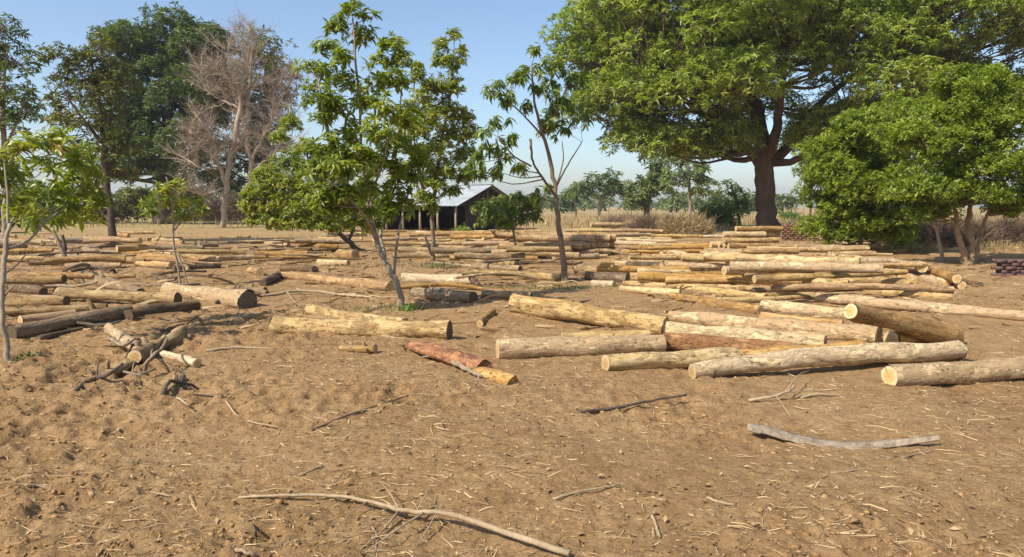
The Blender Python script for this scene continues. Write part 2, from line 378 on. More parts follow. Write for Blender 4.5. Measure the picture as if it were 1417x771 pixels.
def scatter(cl, pos, nrm, scale, tint, r=rng, tint_mix=.5):
    """merge random cluster variants at the given places"""
    N = len(pos); which = r.integers(0, len(cl), N); R = basis(np.asarray(nrm, float), r.uniform(0, 6.28, N))
    Vs, Ts, Cs = [], [], []; off = 0
    for k, (v, t, c) in enumerate(cl):
        idx = np.where(which == k)[0]
        if not len(idx): continue
        vv = np.einsum('vk,nkj->nvj', v, R[idx]) * scale[idx][:, None, None] + pos[idx][:, None, :]
        tt = t[None] + (np.arange(len(idx)) * len(v))[:, None, None] + off
        Vs.append(vv.reshape(-1, 3)); Ts.append(tt.reshape(-1, 3)); off += len(idx) * len(v)
        Cs.append((c[None] * tint_mix + tint[idx][:, None] * (1 - tint_mix)).ravel())
    return np.concatenate(Vs), np.concatenate(Ts), np.concatenate(Cs)
def rand_dir(n, r=rng, zmin=-1.0):
    z = r.uniform(zmin, 1, n); a = r.uniform(0, 6.2832, n); q = np.sqrt(np.clip(1 - z * z, 0, 1))
    return np.stack([q * np.cos(a), q * np.sin(a), z], 1)

def blades(n, pos, dirs, length, width, mat_tint, curve=.25, r=rng):
    """thin two-triangle strips: pos (n,3) dirs (n,3)"""
    d = dirs / (np.linalg.norm(dirs, axis=1)[:, None] + 1e-9)
    s = np.cross(d, rand_dir(n, r)); s /= np.linalg.norm(s, axis=1)[:, None] + 1e-9
    L = length[:, None]; w = width[:, None]; bend = rand_dir(n, r) * L * curve
    a = pos - s * w; b = pos + s * w; m1 = pos + d * L * .5 + bend * .5 - s * w * .8; m2 = m1 + s * w * 1.6; t = pos + d * L + bend * .2
    V = np.stack([a, b, m2, m1, t], 1).reshape(-1, 3); i = np.arange(n)[:, None] * 5
    T = np.concatenate([i + [0, 1, 2], i + [0, 2, 3], i + [3, 2, 4]]).reshape(-1, 3)
    return V, T, np.repeat(mat_tint, 5)
def stuff_mesh(name, V, T, C, mat, parent=None, origin=(0, 0, 0)):
    o = link(name, mesh_np(name, V - np.asarray(origin), T, mat, {'tint': C}), parent); o['kind'] = 'stuff'
    if parent is None: o.location = origin
    return o

# ------------------------------------------------------------------ ground
def build_ground():
    ys = np.concatenate([np.linspace(-20, 1.9, 14), np.geomspace(2.3, 40, 540), np.geomspace(42, 1200, 34)])
    ss = np.concatenate([-np.geomspace(12, 1.06, 16), np.linspace(-1, 1, 480), np.geomspace(1.06, 12, 16)])
    w = .82 * np.clip(ys, 0, None) + 1.2
    X = np.clip(ss[None, :] * w[:, None], -1500 + ss[None, :], 1500 + ss[None, :]); Y = np.repeat(ys[:, None], len(ss), 1)
    Z = HB(X, Y) + HF(X, Y)
    V = np.stack([X, Y, Z], -1).reshape(-1, 3); n = len(ss); i = np.arange(len(ys) - 1)[:, None] * n + np.arange(n - 1)[None]
    i = i.ravel(); T = np.stack([i, i + 1, i + n + 1, i + n], 1)
    o = link('ground', mesh_np('ground', V, T, SOIL, smooth=True)); tag(o, 'bare brown tilled soil with clods and dry litter', None, kind='structure')
build_ground()

def build_litter():
    # loose clods
    ph = (1 + 5 ** .5) / 2
    ico = np.array([(-1, ph, 0), (1, ph, 0), (-1, -ph, 0), (1, -ph, 0), (0, -1, ph), (0, 1, ph), (0, -1, -ph), (0, 1, -ph), (ph, 0, -1), (ph, 0, 1), (-ph, 0, -1), (-ph, 0, 1)]) / 1.9
    tri = np.array([(0, 11, 5), (0, 5, 1), (0, 1, 7), (0, 7, 10), (0, 10, 11), (1, 5, 9), (5, 11, 4), (11, 10, 2), (10, 7, 6), (7, 1, 8), (3, 9, 4), (3, 4, 2), (3, 2, 6), (3, 6, 8), (3, 8, 9), (4, 9, 5), (2, 4, 11), (6, 2, 10), (8, 6, 7), (9, 8, 1)])
    N = 20000
    y = 2.6 + 11 * rng.random(N) ** 1.6; x = rng.uniform(-1, 1, N) * (.8 * y + .8)
    keep = rng.random(N) < rough_mask(x, y) ** 1.5; x, y = x[keep], y[keep]; n = len(x)
    r = .004 + .015 * rng.random(n) ** 2.6
    z = HB(x, y) + HF(x, y) - r * .05
    jit = 1 + .5 * rng.uniform(-1, 1, (n, 12, 1)); sc = np.stack([rng.uniform(.8, 1.4, n), rng.uniform(.8, 1.3, n), rng.uniform(.55, .9, n)], 1)
    V = ico[None] * jit * (r[:, None] * sc)[:, None, :] + np.stack([x, y, z], 1)[:, None, :]
    T = tri[None] + (np.arange(n) * 12)[:, None, None]
    o = link('soil_clods', mesh_np('soil_clods', V.reshape(-1, 3), T.reshape(-1, 3), CLOD)); tag(o, 'loose crumbs and clods of brown soil', 'soil', kind='stuff')
    # straw and twig litter
    N = 40000
    y = 2.6 + 26 * rng.random(N) ** 1.7; x = rng.uniform(-1, 1, N) * (.8 * y + .8)
    keep = rng.random(N) < np.clip(.55 + .9 * vn(x / .9, y / .9, 31) + .25 * (x < 0), .15, 1); x, y = x[keep], y[keep]; n = len(x)
    z = HB(x, y) + HF(x, y) + .006
    a = rng.uniform(0, 6.28, n); d = np.stack([np.cos(a), np.sin(a) * .8, rng.normal(0, .10, n)], 1)
    ln = .025 + .15 * rng.random(n) ** 3.5; ln *= (1 + .03 * y)
    V, T, C = blades(n, np.stack([x, y, z], 1), d, ln, .0010 + .0017 * rng.random(n) + .0002 * y, rng.random(n), .22)
    tag(stuff_mesh('straw_litter', V, T, C, LEAF['straw']), 'dry straw and fine twig litter on the soil', 'straw', kind='stuff')
    # strips of peeled bark in the log yard
    N = 6000
    y = 8 + 26 * rng.random(N); x = rng.uniform(-1, 1, N) * (.75 * y); keep = rng.random(N) < np.clip(.35 + vn(x / 1.4, y / 1.4, 35), .05, 1); x, y = x[keep], y[keep]; n = len(x)
    a = rng.normal(0, .7, n); d = np.stack([np.cos(a), np.sin(a), rng.normal(0, .12, n)], 1)
    V, T, C = blades(n, np.stack([x, y, HB(x, y) + HF(x, y) + .015], 1), d, .12 + .5 * rng.random(n) ** 2, .008 + .022 * rng.random(n), rng.random(n), .25)
    tag(stuff_mesh('bark_scraps', V, T, C, LEAF['chip']), 'strips of peeled bark strewn between the logs', 'bark', kind='stuff')
    # tangled twigs between the logs
    N = 7000
    y = 9.5 + 22 * rng.random(N); x = rng.uniform(-1, .75, N) * (.74 * y); keep = rng.random(N) < np.clip(.1 + 1.1 * vn(x / 1.7, y / 1.7, 37) + .35 * (x < -2), .03, 1); x, y = x[keep], y[keep]; n = len(x)
    a = rng.uniform(0, 6.28, n); d = np.stack([np.cos(a), np.sin(a), rng.uniform(-.05, .45, n)], 1)
    V, T, C = blades(n, np.stack([x, y, HB(x, y) + HF(x, y) + .01], 1), d, .15 + .5 * rng.random(n) ** 1.6, .003 + .005 * rng.random(n), rng.random(n) * .9, .3)
    tag(stuff_mesh('twig_tangle', V, T, C, LEAF['brush']), 'tangled dead twigs lying between the logs', 'twigs', kind='stuff')
    # chips and dead leaves
    N = 34000
    y = 2.8 + 30 * rng.random(N) ** 1.5; x = rng.uniform(-1, 1, N) * (.8 * y + .8)
    keep = rng.random(N) < np.clip(.5 + vn(x / 1.2, y / 1.2, 33), .1, 1); x, y = x[keep], y[keep]; n = len(x)
    cl = [cluster(1, 1, .5, (-.2, .35), (-.2, .5), 0, 0, .3) for _ in range(6)]
    V, T, C = scatter(cl, np.stack([x, y, HB(x, y) + HF(x, y) + .007], 1), np.stack([rng.normal(0, .3, n), rng.normal(0, .3, n), np.ones(n)], 1), (.012 + .04 * rng.random(n) ** 2.5) * (1 + .02 * y), rng.random(n), tint_mix=.3)
    tag(stuff_mesh('leaf_litter', V, T, C, LEAF['chip']), 'dead leaves and bark chips scattered over the soil', 'leaf litter', kind='stuff')
build_litter()
# ------------------------------------------------------------------ logs
CUT_MESHES = {}
def cut_mesh(shape, old=False):
    """sawn face of unit radius in the local yz plane, facing +x"""
    if (shape, old) in CUT_MESHES: return CUT_MESHES[shape, old]
    n = 14; ang = np.arange(n) / n * 6.2832
    rr = 1 + .05 * np.sin(ang * 2 + shape) + .04 * np.sin(ang * 3 + shape * 2.3)
    ring = lambda q, x: [(x, q * a * math.cos(t), q * a * math.sin(t)) for a, t in zip(rr, ang)]
    v = ring(1.0, -.02) + ring(.97, .035) + ring(.5, .05); f = []
    for b in (0, n):
        for k in range(n): f.append((b + k, b + (k + 1) % n, b + n + (k + 1) % n, b + n + k))
    me = bpy.data.meshes.new('cut_face'); f.append(tuple(range(2 * n, 3 * n)))
    me.from_pydata(v, [], f); uv = me.uv_layers.new(name='UV')
    for l in me.loops:
        c = me.vertices[l.vertex_index].co; uv.data[l.index].uv = (c[1], c[2])
    me.materials.append(CUT_OLD if old else CUT); CUT_MESHES[shape, old] = me; return me
LOG_SEGS = []; SAME = {}
def log_between(p1, p2, r1, r2, mat, label, name='log', group=None, bend=.025, knots=3, stub=0, rough=.115, flat=1.0, sides=14, cut=True, cat='log', old=None):
    p1 = np.asarray(p1, float); p2 = np.asarray(p2, float); mid = (p1 + p2) / 2; L = np.linalg.norm(p2 - p1)
    rr = np.random.default_rng(int(abs(mid[0] * 977 + mid[1] * 3331 + L * 71)) + 5)
    n = int(np.clip(L / .11, 7, 30)); t = np.linspace(0, 1, n); x = (t - .5) * L
    by = bend * L * np.sin(t * math.pi * rr.uniform(.8, 1.6) + rr.uniform(0, 6)) * rr.uniform(.2, 1)
    by -= np.interp(t, [0, 1], [by[0], by[-1]])
    bz = rr.normal(0, 1) * .25 * bend * L * np.sin(t * math.pi)
    rad = r1 + (r2 - r1) * t
    rad = rad * (1 + .06 * np.sin(t * L * 2.3 + rr.uniform(0, 6)) + .04 * np.sin(t * L * 5.1 + rr.uniform(0, 6)))
    ang = np.arange(sides) / sides * 6.2832
    ph = rr.uniform(0, 6, 6)
    R = rad[:, None] * (1 + rough * (np.sin(ang[None] * 2 + ph[0] + t[:, None] * 3) * .6 + np.sin(ang[None] * 3 + ph[1] - t[:, None] * 5 * L) * .5 + np.sin(t[:, None] * L * 7 + ph[2] + ang[None]) * .5) + .024 * rr.normal(0, 1, (n, sides)))
    for _ in range(knots):                                             # knots and branch scars
        kt = rr.uniform(.08, .92); ka = rr.uniform(0, 6.28); da = np.abs((ang - ka + math.pi) % 6.2832 - math.pi)
        R += (rad.mean() * rr.uniform(.12, .32)) * np.exp(-((t[:, None] - kt) * L / .09) ** 2 - (da[None] / .5) ** 2)
    V = np.stack([np.repeat(x[:, None], sides, 1), by[:, None] + R * np.cos(ang)[None], (bz[:, None] + R * np.sin(ang)[None]) * flat], -1).reshape(-1, 3)
    i = (np.arange(n - 1)[:, None] * sides + np.arange(sides)[None]); j = (np.arange(n - 1)[:, None] * sides + (np.arange(sides)[None] + 1) % sides)
    F = np.stack([i, i + sides, j + sides, j], -1).reshape(-1, 4)
    if not cut:
        F = np.concatenate([F] + [np.array([(b, b + k, b + k + 1, b + min(k + 2, sides - 1)) for k in range(1, sides - 2, 2)]) for b in (0, (n - 1) * sides)])
    me = mesh_np(name, V, F, BARK[mat], smooth=True)
    o = link(name, me); d = p2 - p1; yaw = math.atan2(d[1], d[0]); pit = -math.asin(np.clip(d[2] / L, -1, 1))
    o.matrix_world = Matrix.Translation(mid) @ Matrix.Rotation(yaw, 4, 'Z') @ Matrix.Rotation(pit, 4, 'Y') @ Matrix.Rotation(0 if flat != 1 else rr.uniform(-.5, .5), 4, 'X')
    tag(o, label, cat, group)
    if cut:
        for s, ra in ((-1, r1), (1, r2)):
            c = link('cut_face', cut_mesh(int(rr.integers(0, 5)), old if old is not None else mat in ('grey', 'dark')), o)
            c.location = (s * L / 2, 0, 0); c.rotation_euler = (rr.uniform(0, 6), 0, 0) if s > 0 else (rr.uniform(0, 6), 0, math.pi)
            c.rotation_euler[2] += rr.uniform(-.1, .1)
            c.scale = (ra, ra * .99, ra * .99 * flat)
    for _ in range(stub):
        q = Q(); st = rr.uniform(-.35, .35) * L; a = rr.uniform(.2, 2.9); l = rad.mean() * rr.uniform(1.7, 3); lean = rr.uniform(-.6, .6)
        q.tube([(st, 0, 0), (st + lean * l * .5, math.cos(a) * l * .6, math.sin(a) * l * .6), (st + lean * l, math.cos(a) * l, math.sin(a) * l)], [rad.mean() * .5, rad.mean() * .38, rad.mean() * .27], 7, .15)
        q.obj('branch_stub', BARK[mat], o)
    LOG_SEGS.append((p1, p2, max(r1, r2)))
    if group: SAME.setdefault(label, []).append((CX + FPX * mid[0] / mid[1], o, mat, L, (r1 + r2)))
    return o
def lp(px, py, d, lift=0.0):
    """axis point of a log end seen at a pixel with a diameter in pixels, resting on the ground (plus lift)"""
    p = G(px, py); r = .1
    for _ in range(6):
        dep = float(np.dot(p - np.array([0, 0, CAMH]), FWD)); r = d * dep / FPX / 2
        p = P(px, py, float(HB(p[0], p[1])) + r * .78 + lift)
    return p, r
def L(x1, y1, d1, x2, y2, d2, mat, label, l1=0, l2=0, **kw):
    a, r1 = lp(x1, y1, d1, l1); b, r2 = lp(x2, y2, d2, l2)
    return log_between(a, b, r1, r2, mat, label, **kw)

# nearest logs, right
L(1231, 521, 30, 1440, 508, 33, 'pale', 'thick pale log running out of the right edge, yellow sawn end nearest the camera', bend=.014, knots=4)
L(958, 515, 24, 1327, 485, 30, 'cream', 'long cream log with yellow left end lying frontmost in the right group', bend=.02, knots=4)
L(838, 503, 25, 1019, 495, 25, 'cream', 'cream log whose left tip lies left of the frontmost long log', bend=.01)
L(1024, 493, 19, 1190, 481, 20, 'orange', 'peeled buff log wedged behind the frontmost long cream log', l1=.02)
L(918, 473, 25, 1095, 484, 20, 'redtan', 'reddish stripped log with an orange cut face under the pale logs', bend=.008)
L(924, 456, 22, 1142, 474, 19, 'cream', 'pale log lying right above the reddish stripped log', l1=.05, l2=.06)
L(928, 438, 18, 1216, 464, 28, 'pale', 'long pale log widening to a shaded right end under the brown leaning log', bend=.012)
L(711, 421, 26, 921, 452, 24, 'pale', 'pale log slanting down to the right toward the reddish log end', bend=.008, knots=1)
L(716, 414, 15, 792, 421, 14, 'orange', 'short buff slab tucked behind the pale slanting log', bend=.005, flat=.7)
L(689, 484, 31, 917, 476, 28, 'pale', 'stout tan-streaked log lying right of the yellow split wood', bend=.008)
L(778, 468, 15, 898, 464, 15, 'cream', 'slim pale log peeping over the back of the stout streaked log', bend=.01)
L(1233, 470, 25, 1284, 467, 18, 'orange', 'short buff log stub beside the lower end of the brown leaning log')
L(1177, 431, 23, 1318, 464, 31, 'tan', 'brown log leaning on others, round yellow cut end with a white rim', l1=.42, l2=.0, bend=.006)
L(1056, 423, 18, 1190, 436, 20, 'cream', 'straw-coloured log ending under the round white-rimmed cut end', bend=.008)
L(1052, 439, 15, 1166, 449, 17, 'orange', 'peeled log with jagged edge and orange right end in the right group', l1=.02, bend=.01, flat=.8)
L(931, 410, 13, 1051, 430, 14, 'tan', 'tan log with splintered orange left tip in the right group', bend=.01)
L(1042, 405, 13, 1240, 391, 13, 'tan', 'long slim tan log slanting up to the right across the right group', l2=.05, bend=.012)
L(1130, 411, 15, 1440, 440, 17, 'pale', 'long pale log reaching the right edge in the middle distance', bend=.01, knots=4)
L(1198, 403, 12, 1322, 411, 12, 'pale', 'pale log with square orange end just behind the long log to the right edge', bend=.008)
L(1140, 355, 11, 1276, 370, 16, 'pale', 'long pale log on top of the right heap with round end below the bush', l1=.04, l2=.2, bend=.006)
L(1160, 361, 11, 1277, 379, 14, 'tan', 'tan log under the top log of the right heap', bend=.01)
L(1178, 366, 11, 1250, 382, 15, 'cream', 'cream log with a round end left of the top log of the right heap', l2=.05)
L(1205, 373, 11, 1270, 389, 15, 'pale', 'pale log with its butt low in the middle of the right heap')
L(1254, 378, 11, 1298, 393, 12, 'pale', 'log pointing at the camera, left of the five loose cut ends')
L(1270, 378, 10, 1310, 393, 11, 'cream', 'log pointing at the camera, second of the five loose cut ends')
L(1280, 374, 11, 1324, 386, 13, 'tan', 'log lying across two others with a large yellow end facing the camera', l1=.1, l2=.13)
L(1294, 381, 10, 1331, 395, 12, 'pale', 'log pointing at the camera under the one lying across')
L(1326, 388, 8, 1357, 395, 8, 'dark', 'thin dark pole, rightmost of the loose cut ends')
L(1042, 372, 12, 1150, 374, 13, 'pale', 'pale log in the middle of the right heap left of the butts', bend=.008)
L(1046, 381, 11, 1114, 380, 12, 'tan', 'short tan log with an upright cut end in the right heap')
L(1118, 384, 11, 1200, 373, 11, 'tan', 'tan log slanting up in the middle of the right heap', l2=.08)
L(1020, 391, 11, 1088, 394, 11, 'orange', 'short orange log left of the slim slanting tan log')
L(1090, 393, 11, 1170, 387, 11, 'cream', 'short cream log behind the slim slanting tan log')
# right-middle, toward the stack by the big tree
L(957, 356, 9, 1031, 358, 10, 'cream', 'straight cream log with dark gap under it, below the stacked logs', l1=.03)
L(990, 369, 11, 1032, 371, 11, 'tan', 'short tan log with yellow left end in front of the stack')
L(1034, 371, 6, 1052, 372, 6, 'dark', 'small dark billet right of the short tan log')
L(903, 367, 12, 987, 370, 11, 'tan', 'tan log with a dark forked left tip in the middle distance', stub=1)
L(884, 347, 7, 952, 353, 8, 'cream', 'thin cream log lying alone behind the row of middle logs')
L(915, 352, 9, 1000, 348, 8, 'pale', 'pale log resting just left of the stacked logs')
L(872, 383, 12, 1010, 388, 13, 'orange', 'orange peeled log in the middle of the right field', bend=.012)
L(1000, 384, 9, 1068, 392, 10, 'orange', 'orange peeled log, the right one of the two')
L(858, 400, 10, 941, 405, 11, 'cream', 'cream log left of the splintered tan log')
L(862, 393, 8, 1050, 400, 10, 'pale', 'long pale log behind the splintered tan log')
L(940, 398, 10, 1060, 412, 12, 'cream', 'cream log just behind the splintered tan log')
L(880, 376, 8, 960, 378, 8, 'tan', 'thin tan log behind the orange peeled log')
# shaded middle logs by the slim trees
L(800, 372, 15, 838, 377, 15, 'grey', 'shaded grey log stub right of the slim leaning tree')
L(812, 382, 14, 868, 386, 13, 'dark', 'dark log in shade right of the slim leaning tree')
L(820, 392, 9, 850, 393, 9, 'cream', 'small pale billet right of the slim leaning tree')
L(655, 379, 10, 775, 384, 12, 'pale', 'pale log passing behind the slim leaning tree', bend=.01)
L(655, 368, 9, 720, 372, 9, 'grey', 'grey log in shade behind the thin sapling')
L(557, 385, 14, 654, 388, 15, 'cream', 'cream log right of the forked young tree trunk', bend=.008)
L(648, 381, 12, 662, 396, 8, 'dark', 'dark broken stub standing against the cream log', l1=.1)
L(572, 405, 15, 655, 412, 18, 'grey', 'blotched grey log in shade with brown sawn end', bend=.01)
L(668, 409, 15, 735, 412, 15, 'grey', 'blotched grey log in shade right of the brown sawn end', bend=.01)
L(640, 358, 8, 715, 366, 9, 'grey', 'grey weathered log lying behind the cream log')
# middle left
L(391, 381, 11, 540, 397, 15, 'tan', 'long tan log lying left of the forked young tree trunk', bend=.012)
L(364, 392, 10, 386, 381, 11, 'dark', 'short dark billet left of the long tan log')
L(346, 373, 10, 360, 378, 12, 'tan', 'round yellow log end left of the short dark billet')
L(391, 371, 11, 436, 373, 10, 'dark', 'dark log with a yellow end behind the long tan log')
L(440, 364, 10, 482, 364, 10, 'cream', 'short cream log in front of the sawn stump chunk')
L(470, 353, 16, 492, 353, 17, 'tan', 'thick sawn stump chunk with dark end behind the cream log')
L(428, 429, 16, 560, 447, 15, 'pale', 'slim pale log behind the big middle log', knots=3)
L(378, 450, 24, 622, 458, 30, 'pale', 'big pale log in the centre with dark sawn right end', bend=.022, knots=5, rough=.11, old=True)  # darker cut tone puts the right end's shade into its colour
L(470, 481, 9, 520, 483, 13, 'pale', 'small knobby branched log end in front of the big middle log', stub=3, knots=5, rough=.16, bend=.05)
def split_billet(x1, y1, x2, y2, wpx, mat, label, n, seed, hfrac=.6, l1=0):
    """riven piece of wood with an angular, uneven section"""
    r = np.random.default_rng(seed); a, ra = lp(x1, y1, wpx * .8, l1); b, rb = lp(x2, y2, wpx, 0); d = b - a; Ln = np.linalg.norm(d); mid = (a + b) / 2
    sec = np.array([(-1, -.55), (-.5, -.95), (.45, -.95), (1, -.4), (.85, .25), (.25, .95), (-.35, .7), (-.95, .15)]); k = len(sec); V = []
    for i_ in range(n):
        t = i_ / (n - 1); w = (ra + (rb - ra) * t) * (1 - .45 * max(0, .25 - t) / .25 - .12 * max(0, t - .85) / .15)
        sh = sec * (1 + .13 * r.normal(0, 1, (k, 2))) * np.array([w, w * hfrac * 1.3]); V.append(np.column_stack([np.full(k, (t - .5) * Ln) + r.normal(0, .012, k), sh[:, 0] + .02 * math.sin(t * 5), sh[:, 1]]))
    F = [(i_ * k + c, (i_ + 1) * k + c, (i_ + 1) * k + (c + 1) % k, i_ * k + (c + 1) % k) for i_ in range(n - 1) for c in range(k)]
    F += [(b_, b_ + 1, b_ + 2, b_ + 3) for b_ in (0, (n - 1) * k)] + [(b_, b_ + 3, b_ + 4, b_ + 7) for b_ in (0, (n - 1) * k)] + [(b_ + 4, b_ + 5, b_ + 6, b_ + 7) for b_ in (0, (n - 1) * k)]
    o = link('split_log', mesh_np('split_log', np.concatenate(V), np.array(F), BARK[mat])); yaw = math.atan2(d[1], d[0])
    o.matrix_world = Matrix.Translation(mid) @ Matrix.Rotation(yaw, 4, 'Z') @ Matrix.Rotation(-math.asin(d[2] / Ln), 4, 'Y'); tag(o, label, 'log'); LOG_SEGS.append((a, b, rb)); return o
split_billet(567, 477, 672, 506, 30, 'red', 'reddish stripped slab in front of the big middle log', 12, 3, .55)
split_billet(628, 487, 650, 494, 17, 'orange', 'pale broken splinter on top of the reddish slab', 5, 6, .5, l1=.05)
split_billet(656, 513, 713, 527, 20, 'yellow', 'bright yellow split billet at the end of the reddish slab', 6, 4, .7)
L(664, 448, 10, 682, 431, 10, 'tan', 'short loose billet on bare soil in the centre')
# left
L(82, 405, 15, 246, 414, 17, 'straw', 'long straw-grey log on top of the left heap', l1=.08, l2=.02, bend=.008, old=True)
L(-14, 418, 16, 92, 417, 15, 'grey', 'grey log running out of the left edge behind the heap')
L(-12, 434, 11, 148, 425, 9, 'grey', 'thin dark-grey pole running out of the left edge', l2=.08)
L(16, 461, 21, 178, 432, 20, 'grey', 'thick grey log slanting up to the right in the left heap', l2=.02, bend=.035, rough=.14, knots=5, stub=1)
L(176, 438, 19, 270, 423, 17, 'dark', 'dark bare log at the right tip of the left heap', bend=.05, rough=.14, knots=4)  # shade of the young mango put into the dark bark colour
L(54, 468, 8, 188, 438, 7, 'dark', 'thin crooked dark branch in front of the left heap', cut=False, bend=.03, cat='branch', name='fallen_branch')
L(231, 401, 18, 342, 416, 27, 'pale', 'pale log with a thick butt darkened by painted-in shade right of the left heap', bend=.006, old=True, knots=4, rough=.12)  # darker cut tone paints shade on the butt turned from the sun
L(28, 444, 15, 102, 438, 19, 'tan', 'tan stub inside the left heap below the poles')
L(18, 398, 16, 60, 404, 12, 'dark', 'dark stub behind the left heap')
L(112, 384, 20, 195, 404, 11, 'grey', 'weathered grey stump log tapering to the right behind the left heap', rough=.12, stub=1)
L(112, 535, 11, 195, 492, 18, 'straw', 'broken bark-peeled log in front of the left heap', rough=.2, stub=3, knots=6, bend=.09)
L(186, 494, 20, 249, 461, 20, 'straw', 'short knobby log above the broken peeled log', rough=.2, stub=4, knots=7, l1=.05, bend=.07)
L(152, 455, 16, 188, 482, 16, 'pale', 'stubby pale chunk between the heap and the knobby log', rough=.16, l1=.03, bend=0, old=True)
L(226, 490, 12, 273, 503, 13, 'cream', 'short clean cream billet beside the knobby log')
L(236, 545, 13, 250, 521, 12, 'grey', 'small grey root piece nearest the camera on the left', rough=.15, stub=2)
L(54, 346, 9, 134, 352, 12, 'tan', 'tan log with pale end in the left background heap')
L(118, 346, 10, 164, 353, 9, 'grey', 'grey log crossing the left background heap', l1=.1)
L(0, 350, 12, 62, 345, 10, 'dark', 'dark log at the left edge of the background heap')
L(190, 365, 9, 237, 368, 11, 'orange', 'short orange log in the left background')
L(196, 347, 9, 240, 352, 8, 'cream', 'pale crooked log in the left background', bend=.05)
L(240, 372, 9, 303, 367, 10, 'dark', 'dark log beside the small sapling in the left background')
L(246, 352, 7, 262, 375, 6, 'grey', 'short pole leaning on the dark log by the small sapling', l1=.2)
L(302, 358, 8, 352, 356, 8, 'pale', 'pale forked log in the left background', stub=1)
L(222, 410, 8, 232, 372, 3, 'grey', 'dry crooked stick', cut=False, name='fallen_branch', cat='branch') if False else None

# ---- fields of smaller logs, placed on the ground they lie on
def seg_gap(a, b, c, d):
    t = np.linspace(0, 1, 9)[:, None]; A = a * (1 - t) + b * t; B = c * (1 - t) + d * t
    return np.min(np.linalg.norm(A[:, None] - B[None], axis=2))
def field(n, x0, x1, y0, y1, ang, ang_sd, len_rng, r_rng, mats, label, group, seed, maxlift=2, name='log', sides=10, **kw):
    r = np.random.default_rng(seed); done = 0; tries = 0
    while done < n and tries < n * 12:
        tries += 1
        c = G(r.uniform(x0, x1), r.uniform(y0, y1)); a = math.radians(r.normal(ang, ang_sd)); l = r.uniform(*len_rng); ra = r.uniform(*r_rng)
        d = np.array([math.cos(a), math.sin(a), 0]) * l / 2
        ok = False
        for lev in range(maxlift + 1):
            q1, q2 = c - d, c + d
            q1[2] = float(HB(q1[0], q1[1])) + ra * .9 + lev * ra * 1.8; q2[2] = float(HB(q2[0], q2[1])) + ra * .9 + lev * ra * 1.8
            near = [s for s in LOG_SEGS if abs(s[0][1] - c[1]) < 5 and seg_gap(q1, q2, s[0], s[1]) < (ra + s[2]) * .86]
            if not near: ok = lev == 0 or sup; break
            sup = True
        if not ok: continue
        log_between(q1, q2, ra, ra * r.uniform(.7, .95), r.choice(mats), label, group=group, bend=kw.get('bend', .026), knots=2, sides=sides, name=name, rough=kw.get('rough', .11), stub=int(r.random() < kw.get('stub', 0)))
        done += 1
field(60, 560, 900, 322, 341, 4, 13, (1.4, 3.6), (.06, .13), ['pale', 'cream', 'tan', 'pale'], 'log in the far spread before the shed', 'logs spread in front of the shed', 21)
field(16, 560, 800, 339, 372, 2, 12, (1.2, 2.8), (.06, .11), ['tan', 'straw', 'pale', 'grey'], 'log in the row behind the slim young trees', 'logs behind the slim young trees', 22, bend=.03, rough=.16, stub=.25)
field(40, 880, 1060, 328, 402, 1, 13, (1.2, 3.0), (.045, .095), ['pale', 'cream', 'tan', 'orange'], 'log in the flat spread left of the right heap', 'logs spread left of the right heap', 23)
field(38, 1060, 1215, 340, 428, -4, 15, (1.3, 3.2), (.045, .095), ['pale', 'cream', 'tan', 'pale'], 'log crowded in the middle of the right heap', 'logs crowded in the right heap', 24, maxlift=3)
field(52, -10, 400, 324, 366, 3, 22, (.8, 2.3), (.06, .125), ['straw', 'pale', 'tan', 'grey', 'tan'], 'log in the untidy far spread on the left', 'logs spread far left', 25, bend=.035, rough=.17, stub=.25)
field(12, 395, 560, 322, 350, 8, 12, (1.2, 2.6), (.06, .11), ['tan', 'pale', 'straw'], 'log lying behind the pile of thin poles', 'logs behind the thin poles', 26)
field(14, -10, 190, 352, 420, 2, 14, (.9, 2.0), (.04, .09), ['grey', 'dark', 'tan'], 'small log just behind the left heap', 'small logs behind the left heap', 27, bend=.04, rough=.17, stub=.3)
# pile of thin poles
field(26, 350, 450, 341, 366, 12, 16, (1.2, 2.4), (.022, .045), ['grey', 'dark', 'grey', 'tan'], 'thin pole in the pile below the bushy tree', 'tangled pile of thin poles', 28, maxlift=5, name='pole', sides=7, bend=.05)

field(26, -10, 420, 338, 410, 0, 35, (.8, 2.0), (.022, .05), ['straw', 'grey', 'dark', 'grey'], 'crooked branch among the left logs', 'crooked branches among the left logs', 29, maxlift=4, name='fallen_branch', sides=8, bend=.12, rough=.2, stub=.7)
field(16, 560, 860, 340, 405, 5, 30, (.7, 1.7), (.022, .045), ['straw', 'grey', 'tan'], 'crooked branch near the slim trees', 'crooked branches near the slim trees', 30, maxlift=4, name='fallen_branch', sides=8, bend=.12, rough=.2, stub=.7)

# stack with its cut ends toward the camera (middle)
def end_stack():
    r = np.random.default_rng(5); a0 = G(783, 357); a1 = G(860, 352); e = (a1 - a0); e /= np.linalg.norm(e); back = np.array([-e[1] - .25, e[0], 0]); back /= np.linalg.norm(back)
    back = back * .8 - e * .75; back /= np.linalg.norm(back); D = np.linalg.norm(a1 - a0); n = 9; w = D / n
    for lev in range(3):
        for k in range(n - lev):
            if lev == 2 and k < 3: continue
            ra = w / 2 * r.uniform(.84, .98); p = a0 + e * w * (k + .5 + lev * .5) - back * r.uniform(-.12, .15)
            z = float(HB(p[0], p[1])) + ra + lev * w * .84; p[2] = z; l = r.uniform(2.2, 2.9); q = p + back * l; q[2] = z
            log_between(q, p, ra * .85, ra, r.choice(['tan', 'pale', 'tan']), 'log in the low stack with cut ends showing', group='low stack of logs in the middle', bend=.006, knots=1, sides=10)
end_stack()
